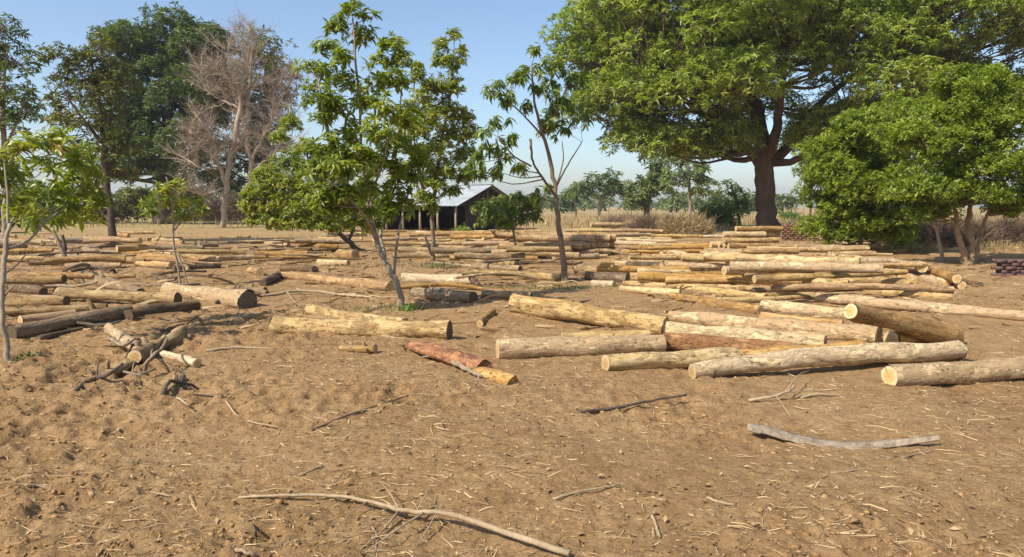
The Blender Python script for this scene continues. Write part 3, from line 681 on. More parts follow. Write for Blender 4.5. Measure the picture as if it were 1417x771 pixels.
# stack below the big tree
def tree_stack():
    r = np.random.default_rng(9); base = G(994, 353); e = np.array([1.0, .12, 0]); e /= np.linalg.norm(e); dep = np.array([-.12, 1.0, 0]); rr_ = .105
    for lev, (cnt, sh) in enumerate([(6, 0), (5, .2), (4, .45), (3, .5), (1, .7)]):
        for k in range(cnt):
            ra = rr_ * r.uniform(.85, 1.05); s = base + dep * (k + lev * .5) * rr_ * 2.08 + e * (sh + r.uniform(-.22, .22))
            z = float(HB(base[0], base[1])) + rr_ + lev * rr_ * 1.78; l = r.uniform(1.4, 2.0); s[2] = z; q = s + e * l + np.array([0, r.normal(0, .05), 0])
            log_between(s, q, ra, ra * .9, r.choice(['cream', 'pale', 'tan']), 'log in the stepped stack by the big trunk', group='stepped log stack by the big trunk', bend=.006, knots=1, sides=10)
tree_stack()

# ------------------------------------------------------------------ trees
def cl_set(n, k, **kw): return [cluster(int(n + rng.integers(-1, 2)), **kw) for _ in range(k)]
CL = {
 'big': cl_set(10, 8, L=1.0, w=.28, el=(-.5, .85), droop=(.15, .7), detail=0, shoot=.4),
 'near': cl_set(14, 8, L=1.0, w=.31, el=(-.5, .85), droop=(.15, .6), detail=1, shoot=.7),
 'droop': cl_set(13, 8, L=1.0, w=.27, el=(-1.2, .3), droop=(.3, .9), detail=1, shoot=.5),
 'small': cl_set(9, 8, L=1.0, w=.5, el=(-.5, .9), droop=(.1, .4), detail=0, shoot=1.2),
}
def path_pts(path, Y0):
    """[(px,py,dY,diameter px)] -> points and radii"""
    p = np.array([AT(a[0], a[1], Y0 + a[2]) for a in path]); r = np.array([a[3] * mpp(Y0 + a[2]) / 2 for a in path]); return p, r
def nearest(skel, c):
    best = None
    for i, (p, r) in enumerate(skel):
        d = np.linalg.norm(p - c, axis=1) + np.clip(p[:, 2] - c[2] + .1, 0, None) * 2
        k = int(np.argmin(d))
        if best is None or d[k] < best[0]: best = (d[k], p[k], r[k])
    return best[1], best[2]
def tree(name, label, px, py, stems, lobes, leafmat, barkmat, cl='near', leaf=.22, dens=1.0, group=None, Y=None, twig_r=.006, shell=.55, lobe3=None, zmin=-.75,
         upness=.7, sides=9, parts=False, seed=1, cat='tree', tint_sd=.22, branchlets=.5, tint0=.5):
    """stems: pixel paths at the tree's own distance. lobes: (px,py,rx,ry,dY[,tint]) leaf masses, px at that distance.
    dens: leaf clusters per lobe surface unit."""
    r = np.random.default_rng(seed)
    g = G(px, py) if Y is None else None
    Y0 = g[1] if Y is None else Y
    if g is None:
        g = AT(px, py, Y0); g[2] = float(HB(g[0], g[1]))
    root = empty(name, g, label, cat, group); skel = []
    for i, st in enumerate(stems):
        p, ra = path_pts(st, Y0)
        if i == 0 or (abs(st[0][1] - py) < 3): p[0][2] = float(HB(p[0][0], p[0][1])) - .05
        m = max(6, len(p) * 4); ps = spline(np.column_stack([p, ra]), m); pp = ps[:, :3]; rr = np.clip(ps[:, 3], .004, None)
        pp[1:-1] += r.normal(0, 1, (m - 2, 3)) * np.minimum(rr[1:-1, None] * .22, .03)
        if i == 0: rr[0] *= 1.35; rr[1] *= 1.1
        q = Q(); q.tube(pp, rr, sides if rr.max() > .02 else 6, .06)
        q.obj('trunk' if i == 0 else 'limb', TB[barkmat], root, origin=g)
        skel.append((pp, rr))
    L3 = []
    for l in lobes:
        c = AT(l[0], l[1], Y0 + l[4]); s = mpp(Y0 + l[4]); ry = (l[2] + l[3]) / 2 * s
        L3.append((c, np.array([l[2] * s, ry if len(l) < 7 else l[6], l[3] * s]), l[5] if len(l) > 5 else 0))
    if lobe3: L3 += lobe3
    pos, nrm, tn = [], [], []; tw = Q()
    for c, R, tb in L3:
        area = (R[0] * R[2] + R[0] * R[1] + R[1] * R[2]) / 3 * 4 * math.pi
        n = max(5, int(dens * area / (leaf * leaf * 2.2)))
        u = rand_dir(n, r, zmin); rad = shell + (1.06 - shell) * r.random(n) ** .6
        rad *= 1 + .16 * np.sin(u[:, 0] * 5 + c[0] * 3) * np.sin(u[:, 2] * 4 + c[2]) 
        p = c + u * R * rad[:, None]; pos.append(p)
        d = u / R; d /= np.linalg.norm(d, axis=1)[:, None]; d = d * (1 - upness) + np.array([0, 0, upness]) + r.normal(0, .25, (n, 3)); nrm.append(d)
        tn.append(np.clip(tint0 + tb + r.normal(0, tint_sd * .7) + r.normal(0, tint_sd * .6, n), 0, 1))
        if skel:
            a, ra = nearest(skel, c); dist = np.linalg.norm(c - a)
            if dist > .05:
                midp = (a + c) / 2 + np.array([0, 0, -.06 * dist]) + r.normal(0, .06 * dist, 3)
                r0 = min(ra * .6, twig_r * 3 + dist * .008); bp = spline([a, midp, c], 7); tw.tube(bp, np.linspace(r0, twig_r, 7), 5, caps=False)
            for k in r.choice(n, min(n, int(n * branchlets)), replace=False):
                m2 = (c + p[k]) / 2 + r.normal(0, .08, 3) * R.mean() + np.array([0, 0, -.05 * R.mean()])
                tw.tube([c + r.normal(0, .15, 3) * R, m2, p[k]], [twig_r, twig_r * .7, twig_r * .4], 3, caps=False)
    if tw.v: tw.obj('twigs', TB[barkmat], root, origin=g)['kind'] = 'stuff'
    if pos:
        pos = np.concatenate(pos); nrm = np.concatenate(nrm); tn = np.concatenate(tn)
        keep = np.where(pos[:, 2] > .12)[0]; keep = r.permutation(keep); pos, nrm, tn = pos[keep], nrm[keep], tn[keep]
        if parts:                                   # near saplings: every leaf rosette is a part of its own
            var = []
            for (v, t, c) in CL[cl]:
                for tt in (.15, .35, .55, .75, .95):
                    var.append(mesh_np('leaf_cluster', v * leaf, t, LEAF[leafmat], {'tint': np.clip(c * .45 + tt * .55, 0, 1)}))
            B = basis(nrm, r.uniform(0, 6.28, len(pos)))
            if len(pos) > 300:
                V, T, C = scatter(CL[cl], pos[300:], nrm[300:], leaf * r.uniform(.75, 1.25, len(pos) - 300), tn[300:], r)
                stuff_mesh('crown', V, T, C, LEAF[leafmat], root, g); pos = pos[:300]
            for k in range(len(pos)):
                me = var[int(r.integers(0, len(CL[cl]))) * 5 + int(np.clip(tn[k] * 5, 0, 4))]
                o = link('leaf_cluster', me, root); m = Matrix([list(B[k][:, j]) if False else [B[k][0][j], B[k][1][j], B[k][2][j]] for j in range(3)]).to_4x4()
                o.matrix_local = Matrix.Translation(Vector(pos[k] - g)) @ m @ Matrix.Scale(float(r.uniform(.8, 1.2)), 4)
        else:
            V, T, C = scatter(CL[cl], pos, nrm, leaf * r.uniform(.6, 1.35, len(pos)), tn, r)
            stuff_mesh('crown', V, T, C, LEAF[leafmat], root, g)
    return root
def bumps(ells, Y0, n_per, rr, seed, zmin=-.45):
    """sub-masses over the surface of big crown masses: (px,py,rx,ry,dY,depth m)"""
    r = np.random.default_rng(seed); out = []
    for (px, py, rx, ry, dY, dep, *tb) in ells:
        c = AT(px, py, Y0 + dY); s = mpp(Y0 + dY); R = np.array([rx * s, dep, ry * s])
        area = (R[0] * R[2] + R[0] * R[1] + R[1] * R[2]) / 3 * 4 * math.pi; n = max(4, int(n_per * area))
        u = rand_dir(n, r, zmin)
        for k in range(n):
            q = r.uniform(*rr); ce = c + u[k] * (R - q * .6) * r.uniform(.78, 1.05)
            sx_, sy_ = CX + FPX * ce[0] / ce[1], HORIZON - FPX * (ce[2] - CAMH) / ce[1]
            if Y0 > 40 and (sy_ < -75 or sx_ > 1490 or (ce[1] > Y0 + 3.5 and r.random() < .6)): continue
            out.append((ce, np.array([q * 1.15, q * 1.1, q * .88]), (tb[0] if tb else 0) + r.normal(0, .1)))
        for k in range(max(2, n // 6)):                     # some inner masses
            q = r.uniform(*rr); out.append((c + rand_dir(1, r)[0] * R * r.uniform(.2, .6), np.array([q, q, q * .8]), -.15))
    return out

# --- the big mango
YB = 48.0
tree('mango_tree', 'huge spreading mango tree with a thick dark trunk on the right', 1062, 317,
     [[(1062, 319, 0, 31), (1060, 290, 0, 26), (1058, 250, 0, 26), (1057, 215, 0, 25), (1050, 170, .5, 20), (1040, 110, 1, 13), (1030, 40, 1, 8)],
      [(1056, 235, 0, 16), (1035, 205, -.5, 13), (1000, 180, -1.5, 10), (950, 140, -3, 7), (900, 110, -4, 5)],
      [(1060, 230, 0, 17), (1088, 205, .5, 14), (1110, 170, 1, 11), (1160, 120, 2, 8), (1220, 80, 2, 5)],
      [(1062, 220, 0, 15), (1075, 180, -1.5, 13), (1080, 130, -3, 10), (1090, 70, -3, 7)],
      [(1070, 225, 0, 12), (1100, 222, -1, 9), (1150, 190, -2, 7), (1220, 150, -2, 4)],
      [(1048, 215, 0, 9), (1018, 222, 1, 7), (970, 200, 2, 5), (900, 190, 2, 3)]],
     [], 'bigmango', 'mango', 'big', .33, .45, Y=YB, twig_r=.035, shell=.62, zmin=-.35, seed=3, sides=14, branchlets=.06, tint0=.5,
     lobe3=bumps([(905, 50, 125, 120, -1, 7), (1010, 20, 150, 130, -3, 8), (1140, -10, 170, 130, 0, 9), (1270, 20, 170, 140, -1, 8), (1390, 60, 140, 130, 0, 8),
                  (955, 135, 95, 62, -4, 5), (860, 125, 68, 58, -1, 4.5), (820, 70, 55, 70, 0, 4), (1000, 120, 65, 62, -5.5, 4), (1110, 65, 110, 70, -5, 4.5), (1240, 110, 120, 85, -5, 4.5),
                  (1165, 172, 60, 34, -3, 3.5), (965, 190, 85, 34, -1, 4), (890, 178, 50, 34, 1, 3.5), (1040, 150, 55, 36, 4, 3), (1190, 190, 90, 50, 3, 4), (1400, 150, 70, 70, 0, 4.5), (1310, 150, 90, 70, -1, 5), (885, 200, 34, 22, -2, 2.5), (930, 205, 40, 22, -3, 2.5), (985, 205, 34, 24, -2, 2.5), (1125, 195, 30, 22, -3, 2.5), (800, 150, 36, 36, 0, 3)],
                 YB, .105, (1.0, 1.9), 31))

# --- dark mango at the back left and its duller neighbour
tree('mango_tree', 'tall dark green dense mango tree at the back left', 225, 303,
     [[(225, 303, 0, 22), (226, 270, 0, 20), (230, 200, 0, 16), (235, 120, 0, 10), (238, 60, 0, 5)], [(227, 240, 0, 12), (190, 190, 0, 8), (165, 140, 0, 5)], [(229, 220, 0, 12), (270, 170, 0, 8), (290, 120, 0, 5)]],
     [], 'darkmango', 'brown', 'big', .4, .8, Y=66, twig_r=.04, shell=.62, zmin=-.5, seed=5, branchlets=.05, tint0=.48,
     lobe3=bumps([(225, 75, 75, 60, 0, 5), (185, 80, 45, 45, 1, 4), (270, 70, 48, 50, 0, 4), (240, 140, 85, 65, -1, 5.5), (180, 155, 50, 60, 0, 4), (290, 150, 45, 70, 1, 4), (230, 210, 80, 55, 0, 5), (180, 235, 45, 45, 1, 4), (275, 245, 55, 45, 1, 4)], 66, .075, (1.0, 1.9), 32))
tree('broadleaf_tree', 'dull olive round tree standing behind the bare dead tree', 372, 303,
     [[(372, 303, 0, 14), (370, 250, 0, 12), (368, 170, 0, 8), (368, 90, 0, 4)]], [], 'olive', 'brown', 'big', .5, .42, Y=72, twig_r=.035, shell=.6, zmin=-.5, seed=6, branchlets=.12, tint0=.40,
     lobe3=bumps([(362, 95, 42, 52, 0, 4), (385, 140, 34, 55, 0, 4), (345, 150, 45, 60, 1, 4), (375, 200, 42, 45, 0, 4), (340, 230, 50, 50, 1, 4)], 72, .06, (1.0, 1.8), 33))
tree('broadleaf_tree', 'olive tree with a dark leaning trunk left of the dark mango', 158, 336,
     [[(160, 336, 0, 11), (152, 290, 0, 9.5), (147, 240, 0, 9), (143, 190, 0, 7), (135, 130, .2, 5), (125, 80, .3, 3)], [(147, 235, 0, 6), (170, 205, .3, 4), (190, 170, .5, 3)], [(144, 200, 0, 5), (115, 165, -.3, 4), (90, 130, -.5, 2.5)]],
     [(110, 95, 34, 30, 0), (80, 75, 25, 18, -.3), (140, 70, 26, 22, .3), (95, 130, 30, 30, .5), (135, 125, 34, 32, 0), (165, 110, 24, 26, .6), (110, 170, 36, 24, -.5), (80, 160, 22, 22, .2), (150, 165, 26, 22, .4), (175, 200, 22, 20, .5), (100, 205, 34, 22, 0), (165, 240, 26, 18, .8), (150, 205, 20, 20, -.3)],
     'olive', 'brown', 'big', .26, .85, twig_r=.014, shell=.35, seed=8, tint0=.42)
tree('broadleaf_tree', 'tree at the left edge with pale stem behind the young mango', 2, 345,
     [[(4, 345, 0, 9), (8, 280, 0, 8), (6, 200, 0, 7), (4, 140, 0, 5), (10, 70, 0, 3)], [(6, 210, 0, 4), (30, 150, 0, 3), (40, 110, 0, 2)]],
     [(5, 45, 26, 24, 0), (-25, 80, 34, 34, 0), (22, 85, 28, 26, .2), (10, 125, 34, 26, 0), (35, 150, 24, 20, .3), (-20, 150, 30, 30, 0), (5, 175, 34, 20, 0), (-40, 30, 30, 30, 0)],
     'darkmango', 'palestem', 'big', .24, .95, twig_r=.014, shell=.4, seed=9, tint0=.62)

# --- bare dead tree
def dead_tree():
    Y0 = 55.0; g = AT(318, 300, Y0); g[2] = float(HB(g[0], g[1]))
    root = empty('dead_tree', g, 'bare bleached dead tree with a fine haze of twigs', 'tree'); r = np.random.default_rng(12)
    mains = [[(308, 300, 0, 9), (312, 265, 0, 8), (318, 225, 0, 8), (328, 170, 0, 7), (333, 130, 0, 6), (318, 110, -.4, 4), (298, 92, -.8, 2.5)],
             [(333, 132, 0, 5), (345, 118, .4, 4), (344, 80, .6, 3), (345, 40, .8, 1.5)],
             [(345, 300, .5, 8), (347, 230, .4, 7), (342, 180, .4, 6), (345, 120, .3, 4), (350, 60, 0, 2)],
             [(347, 225, .4, 5), (362, 195, .6, 4.5), (376, 160, .8, 3.5), (380, 110, 1, 2)],
             [(312, 255, 0, 5), (300, 220, -.5, 4.5), (296, 195, -.6, 3.5), (275, 165, -1, 2)],
             [(310, 240, 0, 3.5), (285, 205, -.8, 3), (262, 180, -1, 1.8)],
             [(346, 240, .4, 4), (370, 220, 0, 3), (392, 190, 0, 2), (402, 150, 0, 1.2)],
             [(316, 230, 0, 3), (282, 232, -1, 2.4), (248, 215, -1, 1.5)],
             [(333, 150, 0, 3), (310, 140, 1, 2.4), (285, 125, 1.4, 1.5), (280, 100, 1.5, 1)], [(346, 200, .4, 3), (330, 150, 1.5, 2), (315, 90, 2, 1.2), (318, 60, 2, 1)], [(376, 160, .8, 2.5), (395, 130, 1, 1.8), (405, 105, 1, 1)], [(312, 260, 0, 3), (288, 268, -1, 2.4), (255, 262, -1.4, 1.4)], [(347, 245, .4, 3), (372, 255, -.6, 2.2), (395, 250, -1, 1.4)]]
    tips = []
    for i, m in enumerate(mains):
        p, ra = path_pts(m, Y0)
        if m[0][1] == 300: p[0][2] = g[2] - .1
        s = spline(np.column_stack([p, ra]), len(m) * 5); s[1:-1, :3] += r.normal(0, .05, (len(s) - 2, 3))
        q = Q(); q.tube(s[:, :3], np.clip(s[:, 3], .02, None), 8, .08); q.obj('trunk' if i == 0 else 'limb', TB['dead'], root, origin=g)
        for k in range(len(s) // 3, len(s)): tips.append((s[k, :3], s[min(k + 1, len(s) - 1), :3] - s[k - 1, :3]))
    tw = Q(); bl = []
    for (p, d) in tips:
        d = d / (np.linalg.norm(d) + 1e-9)
        for _ in range(2):
            e = d * .35 + rand_dir(1, r, -.5)[0] * 1.2 + np.array([0, 0, .1]); e /= np.linalg.norm(e); l = r.uniform(.9, 2.4)
            a = p + e * l * .5 + r.normal(0, .08, 3); b = p + e * l + r.normal(0, .12, 3) + np.array([0, 0, .1])
            tw.tube([p, a, b], [.032, .022, .012], 4, caps=False)
            for t in np.linspace(.15, 1, 8):
                base = p * (1 - t) + b * t if t < .5 else a * (2 - 2 * t) + b * (2 * t - 1)
                bl.append((base, e))
    tw.obj('branches', TB['dead'], root, origin=g)['kind'] = 'stuff'
    P0 = np.repeat(np.array([b[0] for b in bl]), 6, 0); E = np.repeat(np.array([b[1] for b in bl]), 6, 0); n = len(P0)
    D = E * .6 + rand_dir(n, r, -.3) * .9
    V, T, C = blades(n, P0, D, r.uniform(.35, 1.15, n), np.full(n, .0075), r.random(n), .15, r)
    stuff_mesh('twigs', V, T, C, LEAF['deadtwig'], root, g)
dead_tree()

# --- near saplings and young trees
tree('young_mango_tree', 'young mango tree with bright leaves at the left edge, nearest the camera', 12, 502,
     [[(14, 502, 0, 9), (8, 470, 0, 7), (3, 430, 0, 7), (4, 380, .1, 7), (8, 340, .2, 6.5), (14, 310, .3, 5)], [(8, 345, .2, 5), (35, 335, .5, 4), (58, 312, .9, 3), (75, 280, 1.3, 2.5)], [(12, 315, .3, 4), (10, 270, .4, 3), (6, 220, .5, 2.5)],
      [(14, 312, .3, 4), (30, 280, .8, 3), (42, 240, 1.3, 2)], [(4, 380, .1, 3), (22, 368, .2, 2.2), (38, 350, .4, 1.5)], [(5, 410, .1, 3), (20, 395, -.1, 2)], [(58, 312, .9, 2.5), (90, 285, 1.6, 2), (115, 255, 2, 1.5)]],
     [(8, 215, 28, 20, .5, .2), (42, 200, 28, 18, 1.2, .2), (80, 195, 26, 18, 1.6, .25), (112, 205, 26, 18, 2.1, .2), (20, 245, 30, 20, .8), (60, 235, 30, 20, 1.3, .1), (98, 235, 28, 20, 1.8, .1), (128, 240, 18, 20, 2.2), (30, 280, 28, 18, .6, -.15), (70, 270, 30, 20, 1.4, -.1), (108, 270, 26, 20, 2, -.1), (135, 275, 15, 18, 2.3), (60, 300, 24, 14, 1.2, -.2), (95, 300, 24, 14, 1.7, -.2), (-15, 250, 25, 40, .6), (120, 300, 18, 12, 2.2, -.1), (-25, 205, 22, 20, .6)],
     'young', 'palestem', 'near', .16, .85, parts=True, seed=14, shell=.25, upness=.6, branchlets=.6, twig_r=.004, tint0=.6)
tree('young_mango_tree', 'small thin sapling with few yellow-green leaves left of centre', 249, 398,
     [[(251, 398, 0, 3.5), (246, 370, 0, 3), (240, 335, 0, 3), (240, 300, 0, 2.4), (236, 270, 0, 1.8), (230, 245, 0, 1.2)], [(240, 320, 0, 2), (256, 300, .2, 1.6), (268, 280, .3, 1)], [(240, 310, 0, 2), (222, 295, -.2, 1.4), (208, 275, -.3, 1)]],
     [(222, 262, 16, 9, 0, .2), (246, 258, 15, 9, .2, .2), (205, 280, 13, 9, -.3), (234, 282, 18, 10, 0), (265, 276, 16, 9, .3, .15), (215, 298, 14, 8, 0), (252, 300, 16, 8, .2), (282, 292, 10, 8, .3)],
     'young', 'palestem', 'near', .15, .8, parts=True, seed=15, shell=.2, branchlets=.5, twig_r=.004)
tree('young_mango_tree', 'tall forked young tree with bare grey stem in the centre', 554, 426,
     [[(556, 427, 0, 11), (550, 395, 0, 9), (537, 370, 0, 8), (524, 345, 0, 7), (515, 310, .1, 6), (505, 260, .1, 5), (500, 205, 0, 4), (497, 140, 0, 3.2), (492, 80, -.1, 3), (488, 25, -.1, 2)],
      [(548, 392, 0, 6), (535, 360, .4, 5), (527, 320, .7, 4.5), (540, 260, .9, 3.5), (550, 190, 1.0, 2.6), (556, 120, 1, 2)],
      [(516, 315, .1, 5.5), (490, 290, -.3, 4.5), (470, 240, -.6, 3.6), (452, 180, -.8, 2.6), (440, 110, -.9, 1.8)],
      [(510, 280, .1, 4), (528, 230, -.5, 3), (540, 180, -.7, 2)],
      [(530, 358, 0, 4), (520, 320, .3, 3.6), (512, 270, .6, 3), (520, 220, .8, 2.2)],
      [(545, 385, 0, 4), (548, 345, .3, 3.6), (556, 300, .5, 3), (570, 250, .7, 2)],
      [(520, 330, 0, 4.5), (505, 300, -.6, 3.6), (478, 270, -1, 2.6), (455, 250, -1.2, 2)]],
     [(488, 14, 18, 13, -.1), (510, 22, 11, 8, 0), (470, 34, 18, 13, 0), (496, 48, 22, 12, 0), (455, 62, 18, 12, -.2), (470, 80, 24, 14, -.3), (440, 100, 22, 15, -.6), (425, 92, 13, 9, -.6), (468, 112, 24, 15, -.2), (440, 135, 26, 16, -.8), (430, 118, 12, 10, -.7), (465, 150, 26, 16, -.5), (445, 165, 20, 14, -.8), (540, 62, 22, 14, 1), (560, 82, 18, 14, 1), (528, 88, 20, 14, 1), (545, 110, 26, 16, .8), (515, 118, 20, 14, .4),
      (510, 145, 24, 16, -.2, .1), (540, 150, 28, 18, -.4, .25), (565, 165, 26, 18, .6, .25), (525, 185, 30, 18, -.7, .2), (555, 200, 30, 20, .2, .2), (490, 185, 26, 18, -.4), (460, 200, 24, 16, -.8), (500, 220, 30, 18, -.6, .05), (535, 232, 32, 20, .3, .1), (565, 240, 28, 20, .7), (470, 235, 28, 18, -1), (510, 262, 30, 16, -.3, -.1), (545, 272, 28, 16, .6, -.1), (480, 270, 28, 16, -.9, -.05), (455, 262, 22, 16, -1.1), (500, 295, 24, 12, -.2, -.2), (530, 300, 22, 10, .5, -.2), (440, 235, 18, 14, -1), (470, 290, 24, 14, -.8), (490, 310, 20, 10, -.5, -.1), (515, 310, 18, 10, .2, -.1), (450, 280, 20, 14, -1), (560, 285, 20, 14, .7), (575, 215, 20, 18, .7, .1), (480, 215, 24, 16, -.6, .1)],
     'young', 'palestem', 'near', .132, 1.2, seed=16, shell=.22, branchlets=.4, twig_r=.005, tint0=.5)
tree('young_mango_tree', 'slender young tree with brown stem just right of the forked one', 597, 362,
     [[(598, 362, 0, 6), (600, 330, 0, 6), (597, 300, 0, 6), (603, 260, 0, 5), (610, 200, 0, 4), (622, 140, 0, 3), (628, 70, 0, 1.8)], [(598, 355, 0, 4), (592, 340, -.2, 3.4), (588, 326, -.3, 3)], [(598, 300, 0, 4), (585, 260, -.3, 3.4), (575, 210, -.5, 2.6), (570, 150, -.5, 1.6)], [(604, 260, 0, 3.4), (630, 225, .3, 2.6), (648, 190, .4, 1.8)]],
     [(628, 50, 9, 8, 0), (612, 62, 10, 12, 0), (636, 78, 9, 14, 0), (620, 90, 13, 14, 0), (606, 82, 9, 12, 0), (630, 118, 14, 14, 0), (610, 120, 13, 14, -.2), (595, 118, 14, 12, -.3), (578, 100, 13, 14, -.5), (585, 135, 20, 15, -.4, .15), (615, 150, 20, 15, 0, .1), (638, 160, 18, 16, .3, .25), (598, 165, 22, 15, -.4, .2), (575, 180, 20, 18, -.5, .15), (625, 185, 24, 16, .2, .2), (650, 185, 13, 18, .5, .2), (605, 205, 24, 16, -.2, .1), (640, 215, 20, 16, .4), (580, 220, 22, 18, -.5), (615, 235, 22, 15, 0), (595, 250, 24, 15, -.3, -.05), (640, 245, 14, 16, .4, -.05), (620, 265, 16, 13, .1, -.1), (590, 275, 20, 12, -.3, -.15), (600, 290, 12, 8, 0)],
     'young', 'sapling', 'near', .15, 1.35, seed=17, shell=.25, branchlets=.4, twig_r=.009, tint0=.54)
tree('young_mango_tree', 'low bushy young tree with foliage hanging to the ground left of the fork', 478, 346,
     [[(496, 347, 0, 8), (482, 335, -.2, 7), (466, 318, -.4, 6), (450, 290, -.6, 5), (435, 250, -.7, 4), (425, 215, -.6, 2.5)], [(466, 318, -.4, 4), (430, 305, -.8, 3), (395, 290, -1.2, 2)], [(450, 290, -.6, 4), (410, 260, -1, 3), (375, 255, -1.4, 2)], [(482, 335, -.2, 5), (492, 300, .4, 4), (480, 250, .6, 2.6)]],
     [(425, 208, 22, 14, -.6), (450, 215, 22, 14, -.3, -.05), (400, 225, 24, 15, -.9), (372, 238, 18, 14, -1.2), (428, 238, 28, 16, -1, .05), (460, 245, 26, 16, -.5, -.1), (395, 255, 28, 16, -1.3, .1), (362, 262, 22, 15, -1.5, .15), (425, 268, 30, 16, -1.4, .1), (462, 272, 26, 16, -1, -.1), (385, 280, 28, 15, -1.6, .15), (352, 288, 18, 14, -1.5, .15), (415, 292, 30, 14, -1.7, .12), (450, 295, 28, 14, -1.4), (482, 290, 22, 15, -.8, -.15), (370, 302, 24, 12, -1.6, .15), (405, 310, 26, 10, -1.8, .1), (440, 310, 26, 10, -1.6, .05), (350, 306, 12, 10, -1.5, .1), (470, 312, 20, 10, -1.2, -.1), (345, 275, 14, 16, -1.5, .1), (385, 308, 22, 10, -1.8, .1), (360, 245, 14, 12, -1.2, .1), (405, 172, 18, 12, .5), (388, 190, 14, 12, .3), (500, 262, 20, 20, .2, -.15), (490, 225, 22, 18, .4, -.1), (520, 285, 20, 16, .2, -.1), (535, 300, 14, 10, .3, -.1), (500, 305, 16, 10, 0, -.1)],
     'young', 'sapling', 'near', .15, 1.35, seed=18, shell=.25, branchlets=.25, twig_r=.009, tint0=.6)
tree('young_mango_tree', 'slim leaning tree with sparse drooping leaves right of centre', 782, 391,
     [[(783, 392, 0, 10), (779, 360, 0, 8.5), (774, 320, 0, 7.5), (770, 280, 0, 6.5), (767, 250, 0, 6), (757, 205, 0, 5), (745, 165, 0, 4), (738, 125, 0, 3), (736, 90, 0, 2)],
      [(769, 272, 0, 4), (750, 245, -.4, 3.4), (738, 225, -.6, 3), (735, 205, -.7, 3.4), (734, 192, -.7, 3.6)], [(768, 262, 0, 3), (782, 235, .3, 2), (800, 205, .5, 1.5), (806, 195, .6, 1)], [(768, 262, 0, 2.6), (779, 225, 0, 2), (778, 195, 0, 1.4)], [(752, 190, 0, 3), (725, 160, -.4, 2.2), (702, 140, -.6, 1.5)],
      [(735, 230, -.5, 2.5), (710, 215, -.9, 2), (690, 190, -1, 1.5)], [(748, 175, 0, 3), (770, 150, .3, 2.2), (785, 120, .4, 1.4)]],
     [(740, 72, 14, 10, 0), (755, 95, 18, 12, .1), (728, 98, 16, 12, -.2), (712, 108, 16, 12, -.4), (692, 118, 16, 12, -.6), (680, 128, 13, 10, -.7), (740, 125, 18, 12, 0), (765, 125, 18, 14, .3), (785, 110, 16, 14, .5), (765, 150, 20, 15, .3, -.1), (790, 145, 16, 15, .5, -.1), (755, 175, 18, 14, .2, -.1), (780, 178, 18, 14, .5), (705, 140, 18, 10, -.5), (730, 148, 13, 8, -.2),
      (690, 170, 16, 10, -1), (672, 182, 14, 9, -1.2), (705, 188, 14, 9, -.9), (682, 205, 18, 10, -1.1), (662, 215, 13, 11, -1.2), (650, 228, 9, 14, -1.1), (700, 218, 14, 9, -.9), (690, 238, 10, 10, -1), (718, 232, 12, 8, -.7, .3), (668, 240, 11, 9, -1.1), (765, 258, 13, 8, .1), (805, 165, 12, 20, .6), (800, 110, 12, 14, .5), (772, 90, 12, 10, .3), (742, 268, 9, 9, -.4)],
     'drooping', 'sapling', 'droop', .175, .9, parts=True, seed=19, shell=.2, branchlets=.6, twig_r=.005)
tree('young_mango_tree', 'low dark sapling standing in front of the shed wall and firewood pile', 713, 357,
     [[(714, 357, 0, 3.6), (713, 335, 0, 3), (708, 312, 0, 3), (704, 290, 0, 2)], [(710, 318, 0, 2), (725, 300, .2, 1.8), (735, 285, .3, 1)], [(709, 314, 0, 2), (688, 300, -.2, 1.6), (672, 290, -.3, 1)]],
     [(665, 285, 16, 10, -.3), (690, 278, 18, 10, 0), (715, 272, 16, 9, 0), (735, 282, 16, 10, .3), (680, 298, 20, 10, -.2), (705, 295, 20, 11, 0), (728, 300, 18, 10, .3), (742, 296, 8, 10, .4), (700, 310, 16, 7, 0), (668, 304, 12, 8, -.3)],
     'drooping', 'sapling', 'droop', .18, 1.4, parts=True, seed=20, shell=.25, branchlets=.4, twig_r=.006, tint0=.45)

# --- bright bush trees on the right
tree('bushy_tree', 'dense bright green bushy tree right of the big trunk, reaching the ground', 1190, 350,
     [[(1192, 351, 0, 7), (1190, 320, 0, 6), (1188, 270, 0, 5), (1190, 210, 0, 3)], [(1205, 350, .2, 6), (1212, 310, .2, 5), (1225, 250, .3, 3)]],
     [], 'bush', 'bush', 'small', .12, .74, seed=22, shell=.5, branchlets=.05, twig_r=.008, zmin=-.6, tint0=.48,
     lobe3=bumps([(1150, 225, 52, 38, 0, 1.3), (1200, 190, 62, 42, 0, 1.6), (1250, 175, 55, 45, .5, 1.6), (1145, 275, 42, 40, 0, 1.2), (1190, 260, 60, 55, -.6, 1.4), (1240, 245, 50, 50, -.2, 1.4), (1150, 312, 40, 30, 0, 1.1), (1195, 315, 45, 30, -.2, 1.1), (1235, 305, 42, 34, -.2, 1.1), (1255, 270, 40, 40, 0, 1.2)], G(1190, 350)[1], 1.25, (.24, .48), 34, -.95))
